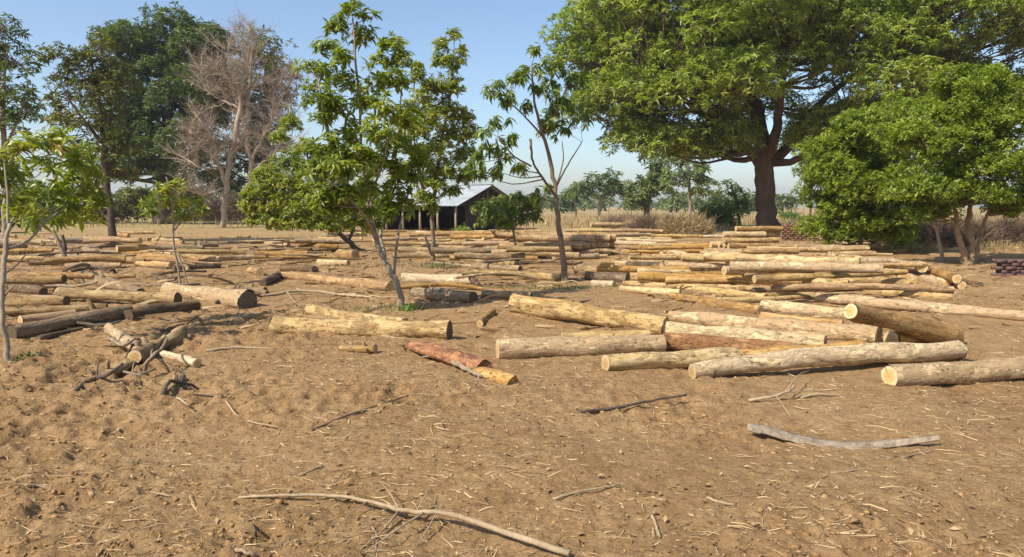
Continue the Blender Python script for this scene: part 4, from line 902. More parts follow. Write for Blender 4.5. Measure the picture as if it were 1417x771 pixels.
tree('bushy_tree', 'bright green tree with splayed tan trunks at the right edge', 1342, 366,
     [[(1340, 367, 0, 12), (1332, 345, 0, 9), (1325, 320, 0, 7), (1322, 285, 0, 5), (1318, 240, 0, 3)], [(1343, 367, 0, 11), (1345, 340, .1, 9), (1340, 310, .2, 8), (1345, 270, .3, 5), (1355, 220, .3, 3)], [(1346, 366, .1, 9), (1352, 345, .3, 7), (1360, 315, .5, 5), (1375, 270, .6, 3)]],
     [], 'bush', 'bush', 'small', .11, .74, seed=23, shell=.5, branchlets=.06, twig_r=.007, zmin=-.6, tint0=.58,
     lobe3=bumps([(1330, 145, 62, 42, 0, 1.2), (1385, 160, 55, 50, 0, 1.2), (1290, 195, 52, 45, -.3, 1.1), (1350, 210, 60, 45, -.5, 1.1), (1410, 220, 48, 50, 0, 1.1), (1300, 250, 45, 40, -.4, 1), (1365, 262, 52, 34, -.4, 1), (1415, 275, 35, 30, 0, 1), (1290, 290, 30, 18, 0, .7), (1265, 265, 35, 25, -.2, .8), (1395, 285, 30, 18, .2, .7), (1345, 110, 45, 22, .3, .9)], G(1342, 366)[1], 1.5, (.22, .44), 35, -.9))

# --- distant trees under and beside the big crown
def far_tree(name, label, px, Y, trunk, ells, leafmat, bark, leaf, rr, nper, seed, group=None, dens=.55, tint0=.5):
    tree(name, label, px, 290, [[(a, b, 0, c) for a, b, c in trunk]], [], leafmat, bark, 'big', leaf, dens, Y=Y, twig_r=.05, shell=.6, zmin=-.6, seed=seed, branchlets=.03, group=group, tint0=tint0,
         lobe3=bumps([(a, b, c, d, 0, c * mpp(Y) * .9) for a, b, c, d in ells], Y, nper, rr, seed + 50))
far_tree('distant_tree', 'round dark distant tree with forked pale trunk left of the big crown', 829, 105, [(829, 297, 5), (830, 280, 4), (838, 268, 3)], [(832, 255, 31, 18), (815, 265, 18, 14), (850, 265, 17, 15)], 'far', 'palestem', .75, (1.0, 1.8), .05, 41)
far_tree('distant_tree', 'green distant tree directly right of the round dark one', 895, 90, [(895, 296, 9), (895, 275, 8), (897, 250, 5)], [(900, 235, 26, 30), (888, 265, 17, 18), (915, 262, 18, 16), (880, 280, 8, 12)], 'far', 'brown', .7, (1.0, 1.8), .06, 42, tint0=.6)
far_tree('distant_tree', 'pale feathery distant tree under the left side of the big crown', 955, 85, [(955, 295, 5), (954, 262, 4.5), (950, 215, 3)], [(940, 222, 26, 18), (965, 240, 22, 18), (935, 250, 18, 14), (975, 262, 14, 12), (955, 215, 20, 16)], 'farlight', 'palestem', .65, (.9, 1.6), .05, 43, dens=.4)
far_tree('distant_tree', 'thin yellowish distant tree just left of the round dark one', 797, 110, [(797, 297, 2.4), (796, 280, 2)], [(794, 268, 11, 9), (803, 260, 8, 6)], 'farlight', 'brown', .6, (.8, 1.3), .04, 44, dens=.3)
far_tree('thorn_tree', 'dark wispy thorn tree left of the big trunk', 1020, 60, [(1024, 312, 4), (1020, 285, 3), (1012, 255, 2)], [(1015, 270, 24, 22), (1030, 290, 18, 18), (1000, 292, 16, 12)], 'darkmango', 'brown', .36, (.6, 1.1), .07, 45, dens=.28)
far_tree('broadleaf_bush', 'dark green shrub at the right end of the brush mound', 990, 52, [(990, 316, 3), (990, 300, 2)], [(992, 295, 16, 14), (1005, 305, 14, 12), (978, 303, 10, 10)], 'darkmango', 'brown', .34, (.5, .9), .12, 46, dens=.5)
far_tree('distant_tree', 'dull distant tree between the big trunk and the bushy tree', 1122, 75, [(1122, 300, 3), (1122, 270, 3)], [(1108, 240, 20, 30), (1125, 235, 16, 22)], 'farlight', 'brown', .6, (.8, 1.5), .05, 47, dens=.4)
r_ = np.random.default_rng(77); k_ = 0
HZ = ['small hazy tree on the horizon, %s from the left' % w for w in ['first', 'second', 'third', 'fourth', 'fifth', 'sixth', 'seventh', 'eighth', 'ninth', 'tenth', 'eleventh', 'twelfth', 'thirteenth', 'fourteenth', 'fifteenth', 'sixteenth', 'seventeenth', 'eighteenth', 'nineteenth', 'twentieth', 'twenty-first', 'twenty-second', 'twenty-third', 'twenty-fourth']] + ['small hazy tree on the horizon right of the shed, %s from the shed' % w for w in ['first', 'second', 'third', 'fourth', 'fifth', 'sixth', 'seventh', 'eighth', 'ninth', 'tenth', 'eleventh', 'twelfth', 'thirteenth', 'fourteenth', 'fifteenth']]
for px_ in list(np.linspace(-60, 640, 24)) + list(np.linspace(735, 1090, 15)):
    Yf = r_.uniform(150, 260); hp = r_.uniform(9, 22) if px_ < 640 else r_.uniform(6, 13); wp = r_.uniform(12, 22)
    px_ += r_.uniform(-10, 10)
    far_tree('horizon_tree', HZ[k_], px_, Yf, [(px_, 292, 2.5), (px_, 286 - hp * .5, 2)], [(px_, 288 - hp * .6, wp, hp * .5), (px_ + r_.uniform(-8, 8), 288 - hp, wp * .6, hp * .35)], r_.choice(['far', 'far', 'farlight']), 'brown', 1.5, (1.4, 2.4), .012, 100 + k_, group='trees along the horizon', dens=.5); k_ += 1
# ------------------------------------------------------------------ shed
def metal_roof():
    m, nt, b = new_mat('corrugated_iron')
    g = nt.nodes.new('ShaderNodeNewGeometry').outputs['Position']
    c = ramp(nt, noise(nt, g, 1.4, 6, .65), [(.3, (.30, .33, .34)), (.55, (.42, .46, .47)), (.75, (.50, .53, .53))])
    c = mix(nt, ramp(nt, noise(nt, g, 2.6, 5), [(.6, (0, 0, 0)), (.72, (.6, .6, .6))]), c, (.25, .16, .10))
    nt.links.new(c, b.inputs['Base Color']); b.inputs['Metallic'].default_value = .25; b.inputs['Roughness'].default_value = .5
    return m
def plain(name, stops, sc=4, rough=.9):
    m, nt, b = new_mat(name); g = nt.nodes.new('ShaderNodeNewGeometry').outputs['Position']
    nt.links.new(ramp(nt, noise(nt, g, sc, 6, .65), stops), b.inputs['Base Color']); b.inputs['Roughness'].default_value = rough
    bump(nt, b, noise(nt, g, sc * 4, 4), .5, .02); return m
IRON = metal_roof()
SHADE_TONED_MUD = plain('shade_toned_mud_wall', [(.3, (.05, .038, .03)), (.7, (.09, .068, .05))])  # mud darkened so gable and inside walls carry the roof's shade in colour
REDBRICK = plain('red_brick', [(.3, (.13, .06, .036)), (.7, (.23, .12, .07))], 8)
DARKBRICK = plain('dark_brick', [(.3, (.085, .05, .045)), (.7, (.16, .095, .08))], 8)
def shed():
    c0 = AT(632, 319, 46.0); c0[2] = float(HB(c0[0], c0[1]))
    e = np.array([-.86, .5, 0]); w = np.array([.5, .86, 0]); up = np.array([0, 0, 1.0])     # along the eave, across the shed
    Ln, hw, ez, rz = 7.0, 3.7, 1.72, 2.95
    root = empty('shed', c0, 'low open shed with grey corrugated roof and wooden posts behind the young trees', 'shed')
    O = lambda a, b, z: c0 + e * a + w * b + up * z
    def slope(b0, z0, b1, z1, name):
        n = 44; rows = []
        for k in range(n + 1):
            a = -.35 + (Ln + .7) * k / n; cz = .022 if k % 2 else 0
            rows.append([O(a, b0, z0 + cz), O(a, b1, z1 + cz)])
        rows = np.array(rows); v = rows.reshape(-1, 3); f = [(2 * k, 2 * k + 2, 2 * k + 3, 2 * k + 1) for k in range(n)]
        under = v - np.array([0, 0, .03]); q = Q(); q.add(v, f); q.add(under, [t[::-1] for t in f])
        m = len(v); q.obj(name, IRON, root, smooth=False, origin=c0)
    slope(-.45, ez - .14, hw, rz, 'roof_sheet'); slope(2 * hw + .45, ez - .14, hw, rz, 'roof_sheet')
    q = Q(); q.box(O(Ln / 2, hw, rz + .03), e * (Ln / 2 + .36), w * .14, up * .018); q.obj('ridge_cap', IRON, root, smooth=False, origin=c0)
    for a in np.linspace(.05, Ln - .05, 6):
        q = Q(); q.tube([O(a, 0, -.1), O(a + .02, 0, .8), O(a, 0, ez - .03)], [.085, .075, .07], 8, .06); q.obj('post', TB['post'], root, origin=c0)
    for a in (.05, Ln - .05):
        q = Q(); q.tube([O(a, hw, 1.2), O(a, hw, rz - .08)], [.06, .06], 6); q.obj('king_post', TB['post'], root, origin=c0)
        for b0, z0, b1, z1 in ((0, ez - .05, hw, rz - .07), (2 * hw, ez - .05, hw, rz - .07)):
            q = Q(); q.tube([O(a, b0, z0), O(a, b1, z1)], [.05, .05], 6); q.obj('rafter', TB['darkstick'], root, origin=c0)
        q = Q(); q.tube([O(a, 0, ez - .1), O(a, 2 * hw, ez - .1)], [.05, .05], 6); q.obj('tie_beam', TB['darkstick'], root, origin=c0)
    q = Q(); q.tube([O(-.2, 0, ez - .06), O(Ln + .2, 0, ez - .06)], [.055, .05], 6); q.obj('eave_beam', TB['post'], root, origin=c0)
    q = Q(); q.box(O(Ln / 2, 2 * hw, ez / 2 - .05), e * Ln / 2, w * .1, up * (ez / 2)); q.obj('back_wall', SHADE_TONED_MUD, root, smooth=False, origin=c0)
    q = Q(); q.box(O(Ln, hw, ez / 2 - .05), e * .1, w * (hw - .12), up * (ez / 2)); q.obj('end_wall', SHADE_TONED_MUD, root, smooth=False, origin=c0)
    q = Q(); q.box(O(0, hw + .4, ez / 2 - .05), e * .09, w * (hw - .7), up * (ez / 2 - .06)); q.obj('end_wall', SHADE_TONED_MUD, root, smooth=False, origin=c0)
    # woven infill of the gable, shade painted in through the dark mud tone
    for k in range(13):
        b = .5 + (2 * hw - 1) * k / 12; top = ez + (rz - ez) * (1 - abs(b - hw) / hw) - .1
        q = Q(); q.box(O(.1, b, (ez + top) / 2 - .03), e * .02, w * .25, up * max(.03, (top - ez) / 2)); q.obj('gable_board', SHADE_TONED_MUD, root, smooth=False, origin=c0)
shed()

# ------------------------------------------------------------------ brush heaps, hedges and grass
def brush(name, label, spots, n, ln, wid, mat, seed, cat='brush', up=.35, green=None, stems=14, group=None):
    """spots: (px, py_base, half width px, height px, depth m): mounds of dry twigs and blades"""
    r = np.random.default_rng(seed); g = G(spots[0][0], spots[0][1]); root = empty(name, g, label, cat, group)
    VV, TT, CC, off = [], [], [], 0; q = Q()
    for (px, py, hw, hp, dep) in spots:
        c = G(px, py); s = mpp(c[1]); m = int(n / len(spots)); u = rand_dir(m, r, 0); rad = r.random(m) ** .45
        p = c + np.array([0, dep * .5, 0]) + u * np.array([hw * s, dep * .6, hp * s]) * rad[:, None] * .85; p[:, 2] = np.maximum(p[:, 2], c[2] + .02)
        d = rand_dir(m, r) + u * .7 + np.array([0, 0, up])
        V, T, C = blades(m, p, d, r.uniform(*ln, m), r.uniform(.5, 1.2, m) * wid, np.clip(r.normal(.5, .25, m), 0, 1), .3, r)
        VV.append(V); TT.append(T + off); CC.append(C); off += len(V)
        for _ in range(stems):
            a = c + np.array([r.uniform(-1, 1) * hw * s * .9, r.uniform(0, dep), .02]); b = a + np.array([r.normal(0, 1) * hw * s * .6, r.normal(0, .4), r.uniform(.3, 1.1) * hp * s])
            q.tube([a, (a + b) / 2 + r.normal(0, .06, 3), b], [.028, .02, .01], 4, caps=False)
    stuff_mesh('twigs', np.concatenate(VV), np.concatenate(TT), np.concatenate(CC), LEAF[mat], root, g)
    if q.v: q.obj('stems', TB['darkstick'], root, origin=g)['kind'] = 'stuff'
    return root
brush('brush_mound', 'long mound of straw-coloured dry grass and brush left of the big trunk', [(945, 328, 42, 32, 3), (915, 327, 36, 30, 3), (970, 327, 26, 30, 3), (890, 326, 28, 26, 2.5)], 11000, (.25, .75), .014, 'dry', 51, up=.15)
brush('brush_mound', 'dark heap of dead brush at the left end of the straw mound', [(858, 319, 24, 15, 3), (880, 324, 24, 22, 2.5), (900, 327, 20, 24, 2)], 3600, (.4, 1.0), .016, 'brush', 52, up=.3)
brush('brush_hedge', 'brown tangle of dead brush behind the splayed trunks on the right', [(1265, 343, 40, 46, 1.5), (1310, 343, 40, 44, 1.5), (1360, 342, 40, 40, 1.5), (1410, 341, 36, 42, 1.5), (1450, 340, 36, 42, 1.5)], 12000, (.25, .8), .009, 'brush', 53, up=.2, stems=22)
brush('grass_strip', 'strip of tall dry grass in front of the dead brush on the right', [(1230, 351, 40, 13, .6), (1290, 350, 40, 12, .6), (1390, 349, 44, 14, .6), (1150, 348, 40, 12, .6), (1440, 348, 30, 14, .6)], 2200, (.12, .34), .006, 'dry', 54, cat='grass', up=1.6, stems=0)
brush('brush_mound', 'grey dead brush around the foot of the bare tree', [(290, 307, 24, 34, 3), (322, 306, 26, 44, 3), (262, 306, 26, 24, 3), (350, 305, 20, 30, 3)], 4200, (.7, 1.8), .022, 'brush', 55, up=.5)
for k, (px_, py_, hw_, hp_, lf_, lab_) in enumerate([(255, 306, 42, 44, 'darkmango', 'dark undergrowth below the dark mango'), (190, 308, 34, 48, 'olive', 'olive undergrowth right of the leaning trunk'), (120, 309, 42, 50, 'olive', 'olive undergrowth left of the leaning trunk'),
                                            (50, 310, 44, 55, 'darkmango', 'dark undergrowth behind the left young mango'), (400, 306, 40, 46, 'olive', 'olive undergrowth behind the low bushy tree'), (470, 306, 40, 36, 'olive', 'olive undergrowth left of the shed'), (655, 319, 15, 13, 'brightweed', 'bright green shrub at the open end of the shed'), (640, 322, 10, 7, 'brightweed', 'small bright weed before the shed post'),
                                            (1095, 306, 18, 12, 'brightweed', 'pale green bush just right of the big trunk'), (1245, 346, 20, 22, 'bush', 'light green seedling clump at the foot of the bushy tree'), (-10, 322, 24, 50, 'olive', 'olive shrub on the left edge')]):
    g_ = G(px_, py_); s_ = mpp(g_[1])
    tree('shrub', lab_, px_, py_, [[(px_, py_, 0, 2), (px_, py_ - hp_ * .6, 0, 1)]], [(px_ + dx * hw_, py_ - hp_ * (.38 + .3 * (1 - abs(dx)) - .25 * (dz < -.5)), hw_ * .45, hp_ * .48, dz) for dx, dz in ((-.7, 0), (-.25, .3), (.25, 0), (.7, .3), (0, -.3), (-.5, -.8), (.1, -.9), (.6, -.8))], lf_, 'brown', 'small' if g_[1] < 40 else 'big', .14 if g_[1] < 40 else (.30 if lf_ == 'brightweed' else .45), .9, seed=200 + k, shell=.3, cat='shrub', branchlets=.05)

def grass_field():
    r = np.random.default_rng(61); n = 26000
    y = 42 + 70 * r.random(n) ** 1.3; x = r.uniform(-1, 1, n) * y * .85; keep = (y > 52 + 9 * vn(x / 6, y / 6, 8)) & ~((np.abs(x + 6) < 7) & (y < 58)) & ((x > -9) | (r.random(n) < .25)); x, y = x[keep], y[keep]; n = len(x)
    V, T, C = blades(n, np.stack([x, y, HB(x, y)], 1), np.stack([r.normal(0, .3, n), r.normal(0, .3, n), np.ones(n)], 1), r.uniform(.2, .75, n), r.uniform(.015, .035, n), r.random(n), .2, r)
    m = 9000; y2 = 24 + 30 * r.random(m); x2 = r.uniform(-1, 1, m) * y2 * .8; keep = (vn(x2 / 3, y2 / 3, 18) > .12) & ((x2 < -4) | (x2 > 5)); x2, y2 = x2[keep], y2[keep]; m = len(x2)
    V2, T2, C2 = blades(m, np.stack([x2, y2, HB(x2, y2)], 1), np.stack([r.normal(0, .6, m), r.normal(0, .6, m), np.ones(m)], 1), r.uniform(.06, .28, m), r.uniform(.007, .016, m), r.random(m) * .8, .3, r)
    V, T, C = np.concatenate([V, V2]), np.concatenate([T, T2 + len(V)]), np.concatenate([C, C2])
    tag(stuff_mesh('dry_grass', V, T, C, LEAF['dry']), 'dry yellow grass over the open field behind the log yard', 'grass', kind='stuff')
grass_field()
def weeds(label, px, py, hw, dep, n, h, mat, seed):
    r = np.random.default_rng(seed); g = G(px, py); s = mpp(g[1]); x = g[0] + r.normal(0, .5, n) * hw * s; y = g[1] + r.normal(0, .5, n) * dep
    V, T, C = blades(n, np.stack([x, y, HB(x, y) + HF(x, y) - .01], 1), np.stack([r.normal(0, .6, n), r.normal(0, .6, n), np.ones(n)], 1), r.uniform(.3, 1, n) * h, r.uniform(.004, .011, n), r.random(n), .3, r)
    tag(stuff_mesh('weed_patch', V, T, C, LEAF[mat], None, g), label, 'weeds', kind='stuff')
weeds('green weeds around the foot of the forked young tree', 535, 428, 80, .35, 260, .10, 'weed', 71)
weeds('bright green weed tuft right of the forked tree foot', 566, 430, 16, .12, 90, .2, 'brightweed', 72)
weeds('dark grass around the foot of the slim leaning tree', 775, 400, 120, .6, 420, .12, 'weed', 73)
weeds('bright low weeds at the foot of the slender young tree', 603, 370, 28, .5, 200, .24, 'weed', 74)
weeds('small grass tuft at the foot of the left young mango', 34, 500, 18, .15, 90, .11, 'weed', 75)
weeds('sparse grass below the low bushy tree', 505, 368, 60, .6, 260, .2, 'dry', 76)

# ------------------------------------------------------------------ sticks and branches lying about
def stick(pts, d0, d1, mat, label, name='stick', z=0.0, side=(), flat=1.0):
    """pixel path of a stick lying on the ground; (px,py[,height])"""
    p = []
    for t in pts:
        g = G(t[0], t[1]); zz = float(HB(g[0], g[1]) + HF(g[0], g[1])); h = t[2] if len(t) > 2 else z
        p.append(P(t[0], t[1], zz + h))
    p = np.array(p); ce = p.mean(0); dep = ce[1]; r0, r1 = d0 * mpp(dep) / 2, d1 * mpp(dep) / 2
    p[:, 2] += max(r0, r1) * .6
    m = len(p) * 4; s = spline(np.column_stack([p, np.linspace(r0, r1, len(p))]), m); s[1:-1, :3] += rng.normal(0, 1, (m - 2, 3)) * s[1:-1, 3:4] * .25
    q = Q(); q.tube(s[:, :3], np.clip(s[:, 3], .0015, None), 8, .12); o = q.obj(name, TB[mat], None, origin=ce); tag(o, label, 'branch' if 'branch' in name else 'bark' if 'bark' in name else 'stick', kind='thing')
    for (k, (dx, dy), f, up_) in side:                              # side twigs: index along, pixel offset, thickness, rise
        a = s[int(k * (m - 1))]; b2 = G(CX + FPX * a[0] / a[1] + dx, 0 if False else (P_to_py(a) + dy)); b = np.array([b2[0], b2[1], b2[2] + up_ + .01]); mid = (a[:3] + b) / 2 + rng.normal(0, .012, 3) + np.array([0, 0, up_ * .3])
        t = Q(); t.tube(spline([a[:3], mid, b], 6), np.linspace(a[3] * f, a[3] * f * .4, 6), 5, .05); t.obj('side_twig', TB[mat], o, origin=ce)
    return o
def P_to_py(a):
    d = np.asarray(a[:3]) - np.array([0, 0, CAMH]); return CY - FPX * np.dot(d, UPV) / np.dot(d, FWD)
stick([(330, 691), (400, 688, .02), (470, 689, .03), (525, 700, .04), (560, 710, .04), (622, 714, .05), (690, 736, .03), (788, 769, .01)], 4, 9, 'tanstick', 'long dry tan branch lying across the foreground', 'fallen_branch',
      side=[(.58, (-45, 55), .55, .0), (.56, (-20, -22), .4, .06), (.66, (-75, 62), .5, .02), (.62, (22, -20), .35, .05), (.4, (-30, 30), .4, .0), (.7, (-25, 50), .4, 0)])
def bark_slab():
    """curved shell of old bark: thin, hollow side up on the right, raised at both tips"""
    path = [(1034, 591, .07), (1060, 595, .055), (1098, 605, .03), (1130, 612, .02), (1165, 616, .015), (1200, 615, .02), (1240, 612, .035), (1300, 604, .075)]
    p = np.array([P(a, b, float(HB(*G(a, b)[:2])) + c) for a, b, c in path]); ce = p.mean(0); m = 30; s = spline(p, m); r = np.random.default_rng(4); k = 7
    tan = np.gradient(s, axis=0); tan[:, 2] = 0; tan /= np.linalg.norm(tan, axis=1)[:, None]; sd = np.stack([-tan[:, 1], tan[:, 0], np.zeros(m)], 1)
    w = np.interp(np.linspace(0, 1, m), [0, .08, .4, .75, 1], [.03, .055, .05, .04, .012]) * (1 + .15 * r.normal(0, 1, m))
    top, bot = [], []
    for i in range(m):
        for c in range(k):
            u = c / (k - 1) * 2 - 1; z = .022 * (1 - u * u) * math.cos(i / m * 4) + .012 * u + r.normal(0, .0025)
            q = s[i] + sd[i] * (w[i] * u) + np.array([0, 0, z]); top.append(q); bot.append(q - np.array([0, 0, .009]))
    V = np.array(top + bot); F = []; o_ = m * k
    for i in range(m - 1):
        for c in range(k - 1):
            a = i * k + c; F.append((a, a + 1, a + k + 1, a + k)); F.append((o_ + a, o_ + a + k, o_ + a + k + 1, o_ + a + 1))
        for a, sg in ((i * k, 1), (i * k + k - 1, -1)): F.append((a, a + k, o_ + a + k, o_ + a) if sg > 0 else (a, o_ + a, o_ + a + k, a + k))
    for a in (0, (m - 1) * k):
        for c in range(k - 1): F.append((a + c, o_ + a + c, o_ + a + c + 1, a + c + 1))
    tag(link('bark_slab', mesh_np('bark_slab', V - ce, np.array(F), TB['slab'], smooth=False), None, ce), 'curved slab of weathered grey bark on the soil at lower right', 'bark', kind='thing')
bark_slab()
stick([(1248, 634), (1270, 629), (1290, 625)], 3, 2, 'grey', 'short twig below the right end of the curved bark slab')
stick([(800, 571), (845, 567, .01), (890, 558, .02), (950, 548, .03)], 5, 3, 'darkstick', 'dark stick lying on bare soil in front of the right logs')
stick([(432, 596), (470, 580), (510, 566), (565, 548)], 3, 2, 'darkstick', 'thin dark twig on the soil left of centre')
stick([(1036, 556), (1070, 550, .03), (1090, 543, .07), (1100, 535, .1)], 5, 3, 'tanstick', 'forked dry branch in front of the frontmost long log', 'fallen_branch', side=[(.6, (25, -16), .7, .08), (.4, (12, 30), .6, 0), (.7, (62, -2), .6, 0)])
stick([(1108, 552), (1130, 547, .02), (1168, 549)], 4, 2, 'tanstick', 'thin dry twig right of the forked dry branch')
stick([(608, 494, .04), (632, 507, .03), (652, 516, .02), (667, 524)], 9, 5, 'grey', 'grey forked branch lying against the reddish slab', 'fallen_branch', side=[(.05, (-22, 6), .5, .02), (.9, (4, 14), .5, 0)])
stick([(355, 412), (420, 404, .03), (470, 408, .03), (520, 412), (560, 413)], 4, 3, 'tanstick', 'thin crooked branch behind the slim pale log', 'fallen_branch', side=[(.2, (20, 22), .6, 0), (.5, (60, 6), .6, 0)])
stick([(245, 552), (258, 560, .03), (268, 566, 0)], 4, 2, 'tanstick', 'pale curved root in front of the small grey root piece')
stick([(268, 546), (300, 550), (318, 540)], 3, 2, 'darkstick', 'dark thin root right of the small grey root piece')
stick([(88, 476), (110, 490), (138, 492)], 4, 3, 'darkstick', 'short dark stick before the left heap')
stick([(285, 486), (330, 482), (382, 484)], 4, 2, 'tanstick', 'pale thin stick right of the cream billet')
stick([(312, 556), (335, 580), (385, 592)], 3, 2, 'tanstick', 'thin bent straw twig in the left foreground')
stick([(404, 552), (420, 572), (452, 582)], 3, 1.5, 'tanstick', 'thin curved twig beside the dark twig')
stick([(400, 665), (424, 655), (446, 645)], 4, 2, 'tanstick', 'short pale twig above the long foreground branch')
stick([(35, 672), (62, 675), (92, 686)], 5, 3, 'tanstick', 'pale twig at the far left of the foreground')
stick([(765, 692), (800, 682), (858, 672)], 4, 2, 'tanstick', 'thin pale twig right of the foreground branch')
stick([(902, 714), (908, 730), (913, 745)], 5, 3, 'tanstick', 'small pale stub twig low in the right foreground')
stick([(978, 690), (1000, 697), (1018, 700)], 4, 3, 'tanstick', 'short pale twig on the right foreground soil')
stick([(1150, 655), (1190, 650), (1240, 632)], 3, 2, 'tanstick', 'faint twig below the curved bark slab')
stick([(515, 730), (522, 745), (519, 765)], 4, 3, 'grey', 'small grey twig below the foreground branch')
stick([(326, 762), (345, 768), (356, 772)], 7, 5, 'tanstick', 'pale chip at the bottom edge')
stick([(348, 718), (352, 735), (355, 745)], 4, 3, 'darkstick', 'dark stub twig under the left tip of the foreground branch')
for k_, (pp_, a_, b_, mt_, lb_) in enumerate([
    ([(105, 542), (128, 526, .05), (150, 520, .1), (170, 505, .12)], 7, 4, 'darkstick', 'dark gnarled root along the broken peeled log'),
    ([(150, 470), (172, 480, .1), (190, 470, .16), (215, 478, .08)], 6, 3, 'grey', 'crooked grey branch across the stubby pale chunk'),
    ([(200, 520), (205, 500, .12), (222, 486, .18), (232, 470, .22)], 6, 3, 'grey', 'crooked branch rising beside the knobby log'),
    ([(225, 548), (236, 530, .06), (262, 534, .03), (275, 540)], 6, 3, 'darkstick', 'bent dark root over the small grey root piece'),
    ([(60, 452), (95, 446, .12), (140, 452, .06), (168, 446, .1)], 6, 3, 'darkstick', 'dark branch lying over the thick grey log'),
    ([(20, 402, .05), (60, 396, .12), (100, 398, .1), (135, 392, .2)], 6, 3, 'grey', 'crooked grey branch on top of the left heap'),
    ([(300, 420), (318, 405, .12), (336, 402, .2), (362, 412, .02)], 5, 3, 'darkstick', 'bent dark branch over the thick butt with painted-in shade'),
    ([(90, 380), (125, 372, .08), (150, 376, .02)], 5, 3, 'darkstick', 'dark branch behind the grey stump log'),
    ([(165, 515), (190, 520, .02), (215, 512, .04)], 5, 3, 'grey', 'short grey root under the knobby log')]):
    stick(pp_, a_, b_, mt_, lb_, 'fallen_branch', side=[(.45, (14, -10), .6, .05), (.7, (-6, 12), .5, 0)])
# stakes
def stake(pts, mat, label, cat='stake', name='stake', parts=()):
    g = G(pts[0][0], pts[0][1]); Y = g[1]; p = np.array([AT(a, b, Y) for a, b, d in pts]); p[0][2] = float(HB(g[0], g[1])) - .05
    s = spline(np.column_stack([p, [d * mpp(Y) / 2 for a, b, d in pts]]), len(pts) * 4); q = Q(); q.tube(s[:, :3], s[:, 3], 8, .08); return tag(q.obj(name, TB[mat], None, origin=g), label, cat)
stake([(1306, 363, 5), (1297, 320, 5), (1284, 255, 4)], 'palestem', 'pale slanting pole stuck in the ground left of the splayed trunks', 'pole', 'pole')
stake([(95, 366, 7), (84, 342, 6), (72, 315, 4)], 'grey', 'slanting broken stake behind the left heap')
stake([(84, 362, 6), (90, 345, 5), (86, 325, 4)], 'dark' if False else 'darkstick', 'dark stake crossing the slanting broken one')
stake([(737, 322, 4), (736, 292, 4)], 'post', 'fence post right of the low dark sapling', 'post', 'post')
stake([(728, 323, 4), (727, 295, 4)], 'post', 'fence post nearest the low dark sapling', 'post', 'post')
stake([(261, 396, 2.4), (254, 372, 2), (246, 350, 2)], 'palestem', 'thin dry stem by the small thin sapling')
for k, px_ in enumerate((842, 868, 1100, 1112, 1120)):
    stake([(px_, 302, 1.6), (px_, 283, 1.6)], 'post', ['fence post below the round dark distant tree', 'fence post left of the straw mound', 'thin white post right of the big trunk', 'second thin post right of the big trunk', 'fence post touching the bushy tree'][k], 'post', 'post')
L(1232, 296, 3.4, 1330, 305, 3.4, 'pale', 'bleached pole lying across the top of the dead brush on the right', l1=1.25, l2=1.15, name='pole', cat='pole', cut=False)

# ------------------------------------------------------------------ low brick stacks
def brick_stack(label, px0, px1, py, courses, bl, bh, bd, mat, seed, post=None):
    a = G(px0, py); b = G(px1, py); b[1] = a[1]; b[0] = a[0] + (px1 - px0) * mpp(a[1]); r = np.random.default_rng(seed); base = a.copy(); base[2] = float(HB(a[0], a[1])) - .02
    root = empty('brick_stack', base, label, 'brick stack'); q = Q(); q.box((0, 0, 0), (bl / 2 * .97, 0, 0), (0, bd / 2, 0), (0, 0, bh / 2 * .94)); me = q.mesh('brick', mat, False)
    n = int((b[0] - a[0]) / bl)
    for c in range(courses):
        for k in range(n - (c % 2)):
            for row in range(2):
                o = link('brick', me, root); o.location = ((k + .5 + .5 * (c % 2)) * bl + r.normal(0, .01), row * bd * 1.03 + r.normal(0, .015), (c + .5) * bh); o.rotation_euler = (0, 0, r.normal(0, .015))
    return root
brick_stack('low stack of reddish bricks between the big trunk and the bushy tree', 1080, 1134, 333, 8, .24, .095, .14, REDBRICK, 81)
brick_stack('low stack of dark reddish bricks at the right edge', 1378, 1440, 382, 5, .21, .08, .12, DARKBRICK, 82)
stake([(1401, 381, 4), (1401, 362, 4)], 'palestem', 'short white stake standing before the dark bricks')
# firewood pile behind the low sapling
field(22, 668, 735, 328, 340, 25, 40, (.6, 1.3), (.04, .08), ['tan', 'dark', 'grey', 'tan'], 'billet in the firewood pile behind the low sapling', 'firewood pile by the low sapling', 91, maxlift=6, name='billet', sides=8)
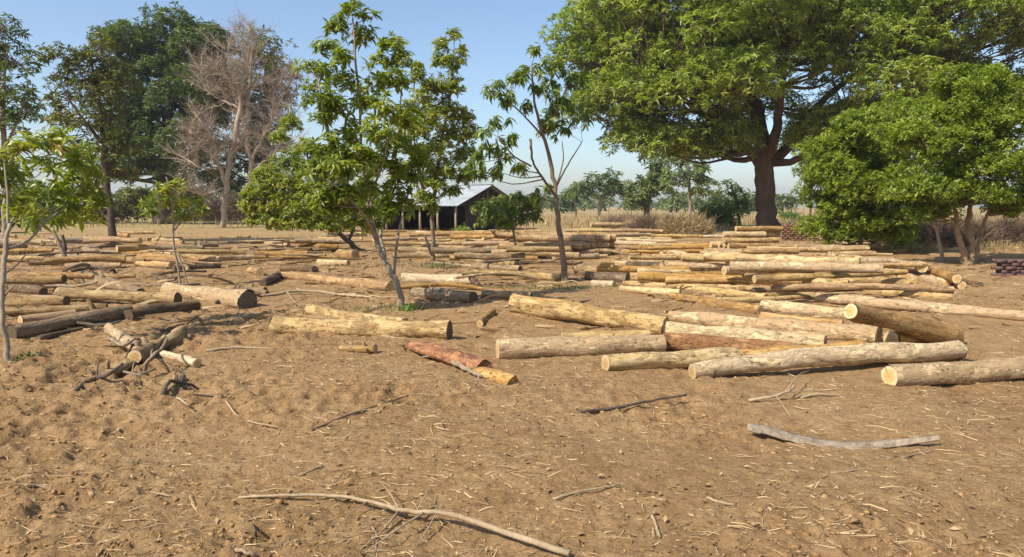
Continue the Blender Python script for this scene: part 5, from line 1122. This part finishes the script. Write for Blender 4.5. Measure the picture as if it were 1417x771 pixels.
# thin poles and sticks strewn among the left logs
field(30, 0, 380, 330, 372, 5, 30, (.7, 1.8), (.014, .03), ['grey', 'dark', 'tan'], 'thin stick strewn among the far left logs', 'sticks strewn among the far left logs', 92, maxlift=3, name='pole', sides=6)
field(22, 560, 860, 344, 400, 5, 35, (.4, 1.4), (.012, .028), ['grey', 'dark', 'tan'], 'thin stick strewn below the slim trees', 'sticks strewn below the slim trees', 93, maxlift=2, name='pole', sides=6)
field(14, 870, 1340, 345, 430, 0, 30, (.5, 1.4), (.012, .025), ['tan', 'grey', 'pale'], 'thin stick strewn among the right logs', 'sticks strewn among the right logs', 94, maxlift=2, name='pole', sides=6)

ORD = ['first', 'second', 'third', 'fourth', 'fifth', 'sixth', 'seventh', 'eighth', 'ninth', 'tenth', 'eleventh', 'twelfth', 'thirteenth', 'fourteenth', 'fifteenth', 'sixteenth', 'seventeenth', 'eighteenth', 'nineteenth', 'twentieth'] + ['twenty-' + w for w in ('first', 'second', 'third', 'fourth', 'fifth', 'sixth', 'seventh', 'eighth', 'ninth')]
TONE = {'pale': 'pale', 'cream': 'cream', 'tan': 'tan', 'straw': 'straw-grey', 'grey': 'grey', 'dark': 'dark', 'orange': 'orange', 'red': 'reddish', 'yellow': 'yellow'}
for lab, items in SAME.items():                     # tell look-alikes apart: tone first, then order from the left
    by = {}
    for it in sorted(items, key=lambda t: t[0]): by.setdefault(it[2], []).append(it)
    for m_, its in by.items():
        for k, it in enumerate(its):
            where = 'only' if len(its) == 1 else ('leftmost' if k == 0 else 'rightmost' if k == len(its) - 1 else ORD[k] + ' from left')
            it[1]['label'] = f"{TONE[m_]} {lab}, {where} {TONE[m_]} one".replace('only ' + TONE[m_] + ' one', 'the only ' + TONE[m_] + ' one')

# ------------------------------------------------------------------ dusty air
def haze():
    m = bpy.data.materials.new('haze'); m.use_nodes = True; nt = m.node_tree; nt.nodes.clear()
    out = nt.nodes.new('ShaderNodeOutputMaterial'); v = nt.nodes.new('ShaderNodeVolumePrincipled')
    v.inputs['Color'].default_value = (.86, .91, 1.0, 1); v.inputs['Density'].default_value = .00035; v.inputs['Anisotropy'].default_value = .2
    nt.links.new(v.outputs[0], out.inputs['Volume'])
    q = Q(); q.box((0, 640, 14), (1560, 0, 0), (0, 680, 0), (0, 0, 16)); o = q.obj('haze', m, None, smooth=False); tag(o, 'thin pale dusty haze filling the air', 'haze', kind='stuff')
haze()
